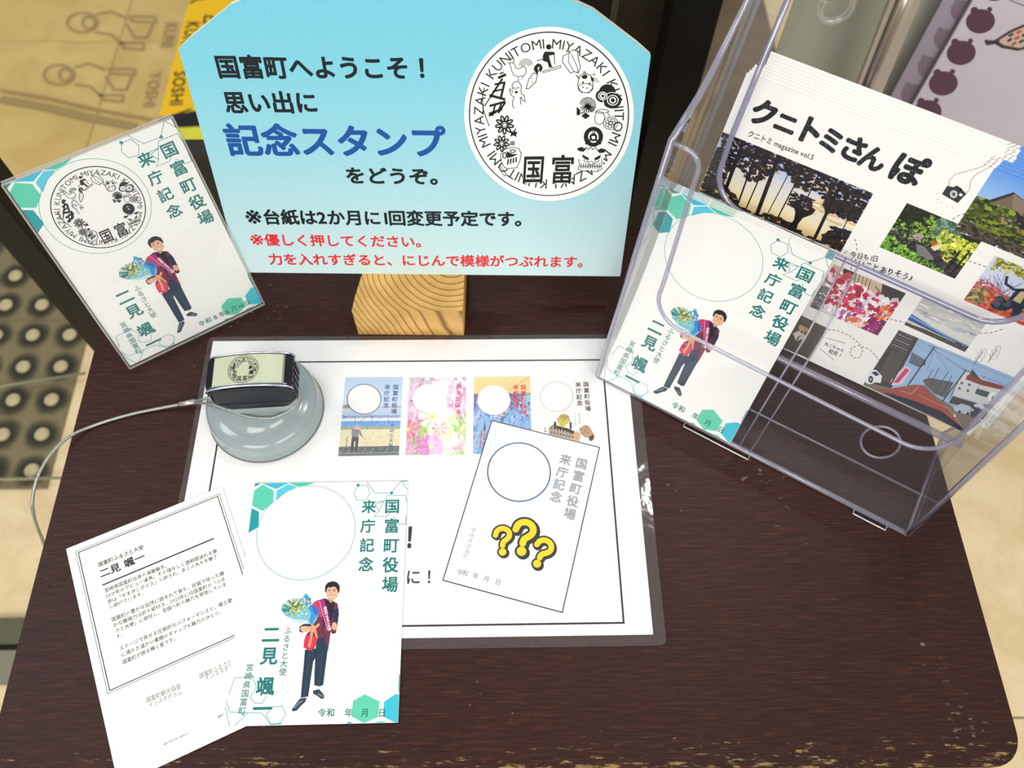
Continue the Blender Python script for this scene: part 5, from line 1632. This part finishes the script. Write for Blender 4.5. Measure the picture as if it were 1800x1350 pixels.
# garden photograph
ar = Art(0.02, c5)
g0, g2, g3 = Vector(c5(310, 178)), Vector(c5(715, 820)), Vector(c5(78, 552))
g1 = g0 + g2 - g3
ar.map = None
p = Pic(ar, tuple(g0), tuple(g1), tuple(g2), tuple(g3))
p.grad(0, 1, (30, 34, 18), (28, 30, 20))
GD = [(20, 26, 12), (38, 46, 20), (28, 32, 14)]; GM = [(86, 124, 40), (120, 156, 56), (70, 104, 36), (150, 180, 84)]; YL = [(206, 206, 50), (226, 226, 80), (180, 186, 40), (236, 236, 120)]
p.blobs(350, 0, .4, 0, .6, .015, .05, GD, 1, 1.3); p.blobs(260, .22, .55, .05, .5, .012, .045, GM, 1, 1.3, 7, lambda a, b: a + b * .4 > .34)
p.blobs(180, .45, .75, 0, .45, .012, .045, [(110, 140, 110), (70, 100, 80), (130, 160, 140), (60, 90, 60)], 1.5, 1.3)
p.blobs(300, .55, .98, .22, .75, .012, .04, YL + GM[:1], 2, 1.3, 7, lambda a, b: b < .45 + a * .35)
p.blobs(220, 0, .5, .35, .62, .01, .03, GM + GD, 2, 1.2)
p.blobs(260, .35, 1, .62, 1, .015, .05, [(44, 38, 38), (60, 54, 54), (34, 30, 30), (80, 72, 70)], 2, 1, 7, lambda a, b: b > .5 + .25 * (a - .35))
p.blobs(420, 0, .85, .68, 1, .006, .022, [(96, 150, 40), (120, 176, 56), (70, 120, 30), (150, 196, 80)], 3, 2.2, 5, lambda a, b: b > .70 + .30 * a)
p.blobs(90, 0, .3, .5, .75, .01, .03, [(60, 66, 60), (86, 90, 84)], 2)
p.poly([(.27, .50), (.33, .44), (.40, .47), (.38, .56), (.30, .58)], (170, 150, 140), 4); p.blobs(14, .27, .4, .45, .62, .008, .02, [(190, 170, 160), (90, 70, 66), (60, 50, 50)], 5)
p.poly([(.36, .66), (.47, .64), (.66, .80), (.60, .86), (.44, .82)], (120, 116, 116), 4)
p.poly([(.50, .52), (.56, .46), (.59, .49), (.54, .57)], (206, 70, 30), 5); p.poly([(.56, .62), (.60, .50), (.635, .49), (.64, .56), (.60, .65)], (222, 214, 214), 5)
p.line([(.64, .52), (.75, .58), (.86, .62)], .4, (180, 160, 110), 4)
for x in (.86, .95): p.line([(x, .45), (x - .02, .95)], 1.1, (30, 24, 12), 4)
arts.append(('garden_photo', ar, GLOSSINK))

# temple roof photograph
ar = Art(0.05, clampmag(c5)); ar.map = None
t0 = Vector(crop(1200, 0, 3, FMG)(1665, 895)); t3 = Vector(c5(710, 407)); tb = Vector(c5(1302, 650))
h_ = t0.y - t3.y
p = Pic(ar, (t3.x, t0.y), (MW * 1000 - .1, t0.y), (MW * 1000 - .1, t3.y), (t3.x, t3.y))
p.grad(0, .45, (92, 148, 222), (150, 186, 228)); p.grad(.45, 1, (156, 190, 228), (190, 208, 226))
p.poly([(.08, .46), (.20, .22), (.36, .30), (.44, .46)], (112, 96, 80), 2); p.poly([(.20, .22), (.36, .30), (.40, .42), (.27, .46)], (134, 116, 96), 3)
p.poly([(.07, .46), (.2, .20), (.21, .235), (.10, .47)], (50, 42, 36), 4); p.line([(.2, .21), (.38, .30)], .5, (60, 52, 46), 4)
p.poly([(.10, .46), (.62, .46), (.60, .80), (.08, .80)], (26, 26, 34), 2); p.poly([(.55, .50), (.72, .58), (.74, .66), (.58, .62)], (80, 72, 66), 3)
p.blobs(200, .36, .58, .24, .52, .01, .032, [(30, 40, 28), (44, 54, 36), (22, 28, 22)], 4, 1.3)
p.blobs(260, 0, .30, .44, .70, .012, .04, [(90, 106, 30), (60, 76, 26), (126, 140, 44), (40, 50, 20)], 4, 1.2)
p.blobs(520, 0, .62, .62, .88, .012, .04, [(106, 116, 30), (70, 80, 24), (40, 46, 20), (130, 136, 40)], 4, .9)
p.blobs(330, 0, .8, .84, 1, .012, .04, [(50, 44, 36), (70, 60, 48), (36, 34, 28), (90, 80, 60)], 5, .9)
p.blobs(26, .22, .5, .55, .7, .008, .02, [(140, 60, 50), (150, 140, 120), (70, 50, 60)], 5)
for k in range(26): 
    a = .66 + R_.random() * .3; p.line([(a, .5), (a + R_.uniform(-.08, .08), .22 + R_.random() * .2)], .22, (150, 130, 120), 3)
p.blobs(120, .6, 1, .7, 1, .012, .04, [(60, 60, 50), (90, 84, 76)], 4)
arts.append(('temple_photo', ar, GLOSSINK))

# autumn photograph with a figure
ar = Art(0.05); a0 = Vector(c5(1068, 628)); a3 = Vector(c5(790, 1000))
aw = 44
p = Pic(ar, (a3.x, a0.y), (a3.x + aw, a0.y), (a3.x + aw, a3.y), (a3.x, a3.y))
p.grad(0, .6, (196, 206, 230), (206, 212, 232)); p.grad(.6, 1, (190, 100, 60), (200, 90, 60))
p.blobs(260, .05, 1, 0, .35, .012, .04, [(150, 150, 40), (180, 176, 60), (110, 116, 36), (200, 196, 90)], 1, 1.2, 6, lambda a, b: b < .18 + .3 * abs(a - .3))
p.blobs(260, 0, .34, .62, .95, .012, .04, [(150, 126, 84), (176, 156, 110), (96, 84, 56)], 2, 1.2)
p.blobs(520, .2, 1, .66, 1, .012, .04, [(200, 60, 44), (226, 84, 60), (176, 50, 40), (214, 120, 84)], 2.5, 1.1)
for k in range(22): p.line([(R_.uniform(0, .5), R_.uniform(.2, .5)), (R_.uniform(.1, .6), R_.uniform(.5, .8))], .25, (110, 90, 110), 2.6)
p.blobs(60, .0, .3, .5, .66, .01, .03, [(190, 90, 90), (170, 70, 80)], 2.6)
NVJ = (38, 46, 62)
p.line([(.26, .26), (.30, .40), (.42, .44), (.50, .40)], 1.5, (46, 50, 80), 5)
p.poly([(.45, .40), (.52, .34), (.62, .34), (.66, .5), (.64, .66), (.44, .64), (.44, .5)], NVJ, 5); p.poly([(.50, .42), (.57, .40), (.58, .64), (.48, .63)], (190, 174, 130), 6)
p.blobs(1, .57, .571, .28, .281, .05, .052, [(30, 26, 30)], 6, 1.2, 8)
p.poly([(.44, .64), (.64, .65), (.66, .88), (.58, .92), (.54, .76), (.48, .90), (.40, .84)], (30, 40, 62), 6)
p.blobs(16, .32, .48, .70, .9, .04, .07, [(36, 50, 66), (60, 76, 90), (28, 36, 50)], 5.5, 1, 9)
arts.append(('autumn_photo', ar, GLOSSINK))

# flower stall photograph
def rectpic(ar, f, tl, br, **k):
    a, b = Vector(f(*tl)), Vector(f(*br))
    return Pic(ar, (a.x, a.y), (b.x, a.y), (b.x, b.y), (a.x, b.y))


ar = Art(0.02); f0 = Vector(c3(320, 165)); f2 = Vector(c3(610, 637))
p = Pic(ar, (f0.x, f0.y), (f2.x + 2.2, f0.y), (f2.x + 2.2, f2.y), (f0.x, f2.y)); p = Pic(ar, tuple(c3(320, 165)), tuple(c3(797, 358)), tuple(c3(610, 637)), tuple(c3(160, 445)))
p.grad(0, .35, (206, 186, 160), (176, 150, 124)); p.grad(.35, 1, (150, 110, 116), (120, 90, 96))
p.poly([(.15, 0), (.3, 0), (.3, .12), (.16, .14)], (60, 44, 36), 1); p.poly([(.68, .0), (1, 0), (1, .34), (.74, .22)], (50, 40, 36), 1); p.poly([(.3, .1), (.62, .04), (1, .4), (.9, .46), (.5, .18)], (198, 172, 140), 1)
for k in range(5): p.line([(.32 + .05 * k, 0), (.36 + .05 * k, .2)], .4, (60, 44, 40), 2)
p.line([(.62, .1), (.98, .38)], .5, (40, 34, 34), 2)
p.blobs(90, 0, .3, .1, .3, .02, .05, [(206, 70, 90), (226, 210, 210), (190, 50, 80)], 2, 1.5, 8)
p.blobs(230, 0, 1, .22, 1, .03, .07, [(240, 232, 234), (226, 212, 218), (214, 196, 206)], 2, 1.5, 9)
p.blobs(48, 0, 1, .2, .75, .03, .07, [(196, 22, 66), (170, 10, 54), (214, 50, 90)], 2.6, 1.4, 9)
p.blobs(50, 0, .95, .3, 1, .02, .045, [(246, 240, 242), (232, 220, 226)], 2.7, 1.4, 9)
p.blobs(20, .4, .9, .5, 1, .03, .06, [(170, 60, 140), (150, 30, 110), (190, 90, 160)], 2.8, 1.4, 9)
p.blobs(30, .85, 1, .4, .7, .02, .05, [(214, 90, 40), (226, 130, 60)], 3, 1.4, 8); p.blobs(40, .8, 1, .72, 1, .03, .07, [(150, 10, 110), (120, 0, 90)], 3.2, 1.4, 8)
p.blobs(30, .55, .8, .85, 1, .02, .05, [(214, 100, 60), (240, 200, 190)], 3.2, 1.4, 8); p.blobs(50, 0, .1, .5, 1, .02, .05, [(90, 90, 90), (120, 116, 112)], 3, 1.4)
p.blobs(200, 0, 1, .3, 1, .004, .012, [(250, 246, 246), (140, 0, 50), (110, 60, 70)], 3.9, 1.4, 5)
arts.append(('flower_photo', ar, GLOSSINK))

# beach photograph
ar = Art(0.02)
p = Pic(ar, tuple(c3(915, 375)), tuple(c3(1325, 560)), tuple(c3(1185, 745)), tuple(c3(785, 565)))
p.grad(0, .6, (176, 178, 184), (214, 214, 210)); p.grad(.6, 1, (216, 214, 206), (198, 200, 196))
p.blobs(70, 0, 1, 0, .55, .05, .14, [(190, 190, 190), (166, 168, 180), (206, 204, 196), (214, 210, 200)], 1, .35, 9)
p.poly([(0, .62), (0, .82), (.5, .85), (1, .84), (1, .80), (.45, .74)], (40, 76, 140), 2); p.poly([(0, .66), (0, .72), (.6, .81), (1, .82)], (110, 150, 200), 2.5)
p.poly([(0, .84), (.5, .86), (1, .86), (1, .9), (0, .93)], (214, 208, 190), 3)
p.poly([(0, .92), (.3, .87), (1, .86), (1, 1), (0, 1)], (70, 66, 52), 3.5); p.blobs(160, 0, 1, .9, 1, .01, .03, [(60, 58, 44), (84, 80, 62), (48, 46, 38)], 4, .8); p.blobs(30, .75, 1, .84, .88, .01, .02, [(40, 44, 44)], 4)
arts.append(('beach_photo', ar, GLOSSINK))

# street photograph (drawn in the measured frame)
ar = Art(0.02, clampmag(c3))
ar.poly([(750, 600), (1555, 930), (1190, 1285), (515, 962)], (150, 180, 214), 1)
P_ = lambda pts, c, l=2: ar.poly(pts, c, l)
S_ = Pic(ar, tuple(c3(750, 600)), tuple(c3(1555, 930)), tuple(c3(1190, 1285)), tuple(c3(515, 962)))
S_.grad(0, .6, (134, 168, 210), (190, 206, 220), 1)
P_([(750, 600), (880, 655), (700, 985), (610, 990), (515, 962)], (66, 60, 58), 3)
for k in range(7): ar.line([(752 - 10 * k + 2, 612 + 16 * k), (845 - 8 * k, 650 + 17 * k)], .5, (150, 150, 156) if k % 2 else (96, 96, 104), 3.5)
P_([(700, 730), (810, 770), (735, 960), (600, 930)], (84, 76, 70), 3.6)
S_.blobs(420, .01, .30, .12, .90, .006, .020, [(120, 108, 96), (50, 46, 46), (170, 160, 150), (90, 80, 72)], 3, 1.8, 5)
P_([(835, 745), (930, 800), (925, 830), (880, 845), (815, 815)], (88, 96, 110), 4)
for k in range(6): ar.line([(838 + 16 * k, 748 + 9 * k), (818 + 14 * k, 812 + 5 * k)], .25, (140, 148, 158), 4.2)
S_.blobs(160, .22, .38, .30, .75, .006, .016, [(60, 58, 56), (100, 100, 98), (150, 140, 120), (120, 60, 50), (70, 90, 60)], 4, 1.8, 5)
P_([(790, 835), (835, 860), (770, 960), (690, 965), (700, 930)], (226, 190, 214), 4.5); P_([(795, 850), (820, 865), (745, 950), (715, 945)], (190, 70, 110), 4.6)
ar.line([(865, 660), (690, 970)], .9, (56, 50, 46), 5); ar.line([(985, 710), (810, 965)], .7, (40, 38, 40), 5); ar.line([(1195, 862), (1035, 1075)], .6, (56, 52, 50), 5)
ar.line([(945, 700), (1005, 722)], .4, (40, 38, 40), 5); ar.line([(1165, 855), (1225, 880)], .3, (40, 38, 40), 5)
for a, b2 in (((880, 670), (1200, 870)), ((990, 715), (1500, 930)), ((985, 730), (1190, 880)), ((990, 740), (1080, 880)), ((985, 720), (940, 860)), ((1200, 868), (1290, 850)), ((860, 690), (985, 760))): ar.line([a, b2], .14, (70, 80, 96), 4.5)
P_([(520, 935), (560, 865), (600, 862), (640, 905), (630, 950), (600, 945), (560, 958), (535, 950)], (226, 230, 234), 5.5); P_([(568, 880), (598, 872), (622, 895), (600, 905)], (50, 60, 74), 6)
ar.ell((565, 925), 16, 24, (40, 40, 44), 6, 12); ar.ell((565, 925), 8, 12, (150, 150, 154), 6.5, 10)
P_([(515, 962), (540, 945), (700, 985), (850, 960), (920, 965), (1000, 1040), (1110, 1105), (1300, 1200), (1190, 1285)], (120, 112, 100), 3.8)
P_([(585, 985), (700, 990), (850, 962), (915, 968), (985, 1040), (1080, 1130), (1190, 1275), (1170, 1278), (800, 1080)], (158, 76, 66), 4.2)
P_([(640, 1010), (700, 1020), (860, 1070), (1040, 1140), (1190, 1262), (1188, 1285), (1000, 1180), (780, 1080)], (34, 34, 54), 4.6)
ar.line([(760, 1000), (830, 1020), (880, 975)], .25, (214, 190, 180), 4.7); ar.line([(880, 1030), (1080, 1120), (1170, 1240)], .22, (206, 170, 160), 4.7)
P_([(905, 930), (960, 915), (1010, 925), (1110, 945), (1060, 1050), (985, 1020), (930, 970)], (92, 92, 96), 3.9)
for a, b2 in (((960, 960), (1015, 850)), ((1000, 985), (1075, 880)), ((1045, 1010), (1100, 900)), ((930, 940), (975, 860)), ((1085, 1050), (1160, 900))): ar.line([a, b2], .35, (60, 58, 60), 5)
S_.blobs(420, .36, .70, .38, .82, .006, .018, [(56, 56, 60), (110, 108, 104), (160, 156, 150), (130, 60, 50), (40, 50, 44)], 3.4, 1.8, 5)
P_([(1190, 880), (1245, 885), (1330, 940), (1490, 985), (1400, 1090), (1300, 1085), (1110, 1030), (1125, 960)], (206, 206, 204), 4.2)
P_([(1200, 900), (1240, 880), (1300, 930), (1490, 985), (1480, 1010), (1300, 965), (1190, 925)], (130, 62, 56), 4.4); P_([(1215, 890), (1235, 860), (1290, 925)], (60, 66, 74), 4.5)
P_([(1265, 985), (1350, 1010), (1330, 1045), (1250, 1020)], (70, 90, 86), 4.6)
for x, y in ((1165, 950), (1150, 985), (1215, 960), (1205, 1000)): ar.ell((x, y), 10, 9, (80, 90, 104), 4.6, 8)
P_([(1105, 1035), (1300, 1095), (1400, 1095), (1330, 1150), (1080, 1080)], (70, 66, 62), 4.5)
P_([(1105, 1105), (1165, 1085), (1215, 1100), (1250, 1130), (1190, 1155), (1120, 1135)], (176, 190, 206), 5); P_([(1215, 1125), (1270, 1105), (1340, 1150), (1310, 1195), (1225, 1175)], (60, 66, 76), 5); P_([(1240, 1095), (1280, 1080), (1360, 1130), (1340, 1140), (1260, 1115)], (200, 204, 208), 5)
for x, y in ((1150, 1138), (1205, 1150)): ar.ell((x, y), 9, 9, (30, 30, 34), 5.5, 8)
for cx_ in (1367, 1422): ar.ell((cx_, 1040), 26, 34, (232, 232, 230), 5.6, 18, .5); P_([(cx_ - 4, 1040), (cx_ + 14, 1025), (cx_ + 4, 1052), (cx_ - 10, 1070)], (120, 130, 130), 5.7)
ar.line([(1290, 900), (1480, 975)], .2, (110, 90, 96), 4.8); ar.line([(1315, 905), (1270, 985)], .25, (90, 90, 100), 4.8)
P_([(1110, 1170), (1120, 1150), (1125, 1175)], (240, 240, 240), 5.6)
arts.append(('street_photo', ar, GLOSSINK))

# cat photograph
ar = Art(0.02, clampmag(c3))
ar.poly([(100, 500), (282, 590), (160, 790), (-20, 715)], (84, 76, 64), 1)
ar.poly([(250, 575), (282, 590), (160, 790), (130, 775)], (120, 118, 112), 2)
q = Pic(ar, tuple(c3(100, 500)), tuple(c3(270, 582)), tuple(c3(150, 780)), tuple(c3(-20, 715)))
q.blobs(200, 0, 1, 0, 1, .015, .05, [(90, 82, 70), (76, 70, 60), (100, 92, 80), (64, 58, 52)], 1.4, 1.2)
ar.poly([(88, 575), (105, 565), (130, 580), (122, 605), (95, 610)], (196, 150, 110), 4); ar.poly([(50, 625), (90, 605), (110, 625), (80, 650), (72, 675), (62, 640)], (214, 204, 192), 4)
arts.append(('cat_photo', ar, GLOSSINK))

# small drawings and handwriting
ar = Art(0.04, c3)
HK = (40, 40, 44)
ar.text('今日も1日', (425, 122), (612, 155), HK, 3, .022, 1.15, 1, .08); ar.line([(388, 96), (412, 78)], .3, HK, 3)
ar.text('いいことありそう♪', (420, 168), (860, 290), HK, 3, .022, 1.2, 1, .08)
ar.text('ねこちゃん', (255, 700), (385, 752), HK, 3, .022, 1.15, 1, .08); ar.text('発見！', (280, 752), (372, 786), HK, 3, .022, 1.2, 1, .08)
ar.line([(275, 652), (395, 688)], .28, HK, 3); ar.line([(228, 722), (325, 800)], .28, HK, 3)
DK = (70, 70, 74)
ar.dash([(460, 0), (472, 40), (472, 75)], .38, DK, 3)
ar.dash([(285, 597), (350, 605), (430, 640), (490, 690), (512, 735), (495, 780), (455, 785), (428, 755), (440, 715), (490, 703), (550, 725), (595, 765), (618, 800)], .42, DK, 3, 1.5, 1.1)
ar.dash([(692, 528), (790, 550)], .42, DK, 3, 1.5, 1.1); ar.dash([(1210, 145), (1330, 185)], .42, DK, 3, 1.5, 1.1); ar.dash([(1280, 622), (1360, 618), (1450, 590)], .42, DK, 3, 1.5, 1.1); ar.dash([(435, 160), (436, 215)], .42, DK, 3, 1.5, 1.1)
for cx_, cy_ in ((1285, 768), (1380, 750)):
    pts = [(cx_ - 42, cy_ + 60), (cx_ - 25, cy_ + 35), (cx_ - 32, cy_ + 15), (cx_ - 10, cy_ + 8), (cx_ - 18, cy_ - 15), (cx_ + 2, cy_ - 20), (cx_ + 8, cy_ - 42), (cx_ + 36, cy_ - 45), (cx_ + 42, cy_ - 20), (cx_ + 26, cy_ - 8), (cx_ + 34, cy_ + 8), (cx_ + 12, cy_ + 18), (cx_ + 16, cy_ + 34), (cx_ - 8, cy_ + 42), (cx_ - 22, cy_ + 38)]
    ar.line(pts, .2, (120, 120, 120), 3); ar.line([(cx_ - 42, cy_ + 62), (cx_ + 20, cy_ - 25)], .3, (90, 90, 90), 3)
    for k in range(4): ar.line([(cx_ - 25 + 13 * k, cy_ + 34 - 18 * k), (cx_ - 24 + 16 * k, cy_ + 16 - 18 * k)], .15, (120, 120, 120), 3)
ar.map = c2
ar.poly([(1268, 882), (1300, 832), (1345, 842), (1360, 832), (1385, 850), (1412, 880), (1362, 935)], (44, 46, 50), 3)
ar.line([(1335, 846), (1352, 834), (1380, 848), (1376, 860)], .5, (44, 46, 50), 3)
ar.ring((1338, 882), 19, 20, .45, (236, 236, 232), 4, 24); ar.ring((1338, 882), 11, 12, .3, (236, 236, 232), 4, 18); ar.poly([(1375, 875), (1392, 882), (1384, 896), (1368, 888)], (236, 236, 232), 4)
GL = (130, 130, 134)
ar.line([(1308, 835), (1312, 800), (1345, 765), (1420, 745), (1490, 725), (1535, 706)], .28, GL, 3); ar.line([(1405, 890), (1432, 850), (1440, 800), (1475, 760), (1565, 715)], .28, GL, 3)
for a, b2 in (((1235, 878), (1250, 876)), ((1232, 915), (1258, 905)), ((1262, 938), (1268, 925)), ((1295, 945), (1302, 958)), ((1328, 950), (1336, 965))): ar.line([a, b2], .22, (170, 170, 172), 3)
ar.dash([(1330, 1030), (1370, 1008), (1440, 985)], .42, DK, 3, 1.5, 1.1)
arts.append(('drawings_and_notes', ar, None))


def mag_inner():
    o = MB().box(0, MW, 0, MH, -.0009, 0).build('cover', MAGPAPER, None)
    return o


mag0 = None
mparts = {}
nM = 9
for k in range(nM):
    e1 = R_.uniform(-.0006, .0006) if k else 0
    off = FMG.n * (-.00125 * k) + FMG.ey * (.00150 * k + (R_.uniform(-.0003, .0003) if k else 0)) + FMG.ex * ((.0010 * k if k < 4 else .0072) + e1 if k else 0)
    if 0 < k < 4: off = off - FMG.ex * .0006
    fr = Frame(FMG.o + off, -0.5385, 0.4253)
    if k == 0:
        mg_ = empty('magazine', fr.M, 'landscape magazine with a brushed black title and six photos, front one in the clear holder', 'magazine', 'magazines stacked in the holder')
        mparts['cover'] = MB().box(0, MW, 0, MH, -.0009, 0).build('cover', MAGPAPER, mg_).data
        for n, a, mt_ in arts: mparts[n] = a.build(n, mg_, mt_).data
    else:
        mg_ = empty('magazine', fr.M, ORD[k] + ' magazine from the front in the holder stack, only its top strip showing', 'magazine', 'magazines stacked in the holder')
        for n, me in mparts.items():
            if n in ('cover', 'temple_photo', 'drawings_and_notes', 'forest_photo'): link(n, me, None, mg_)

bpy.data.objects.remove(_fo)
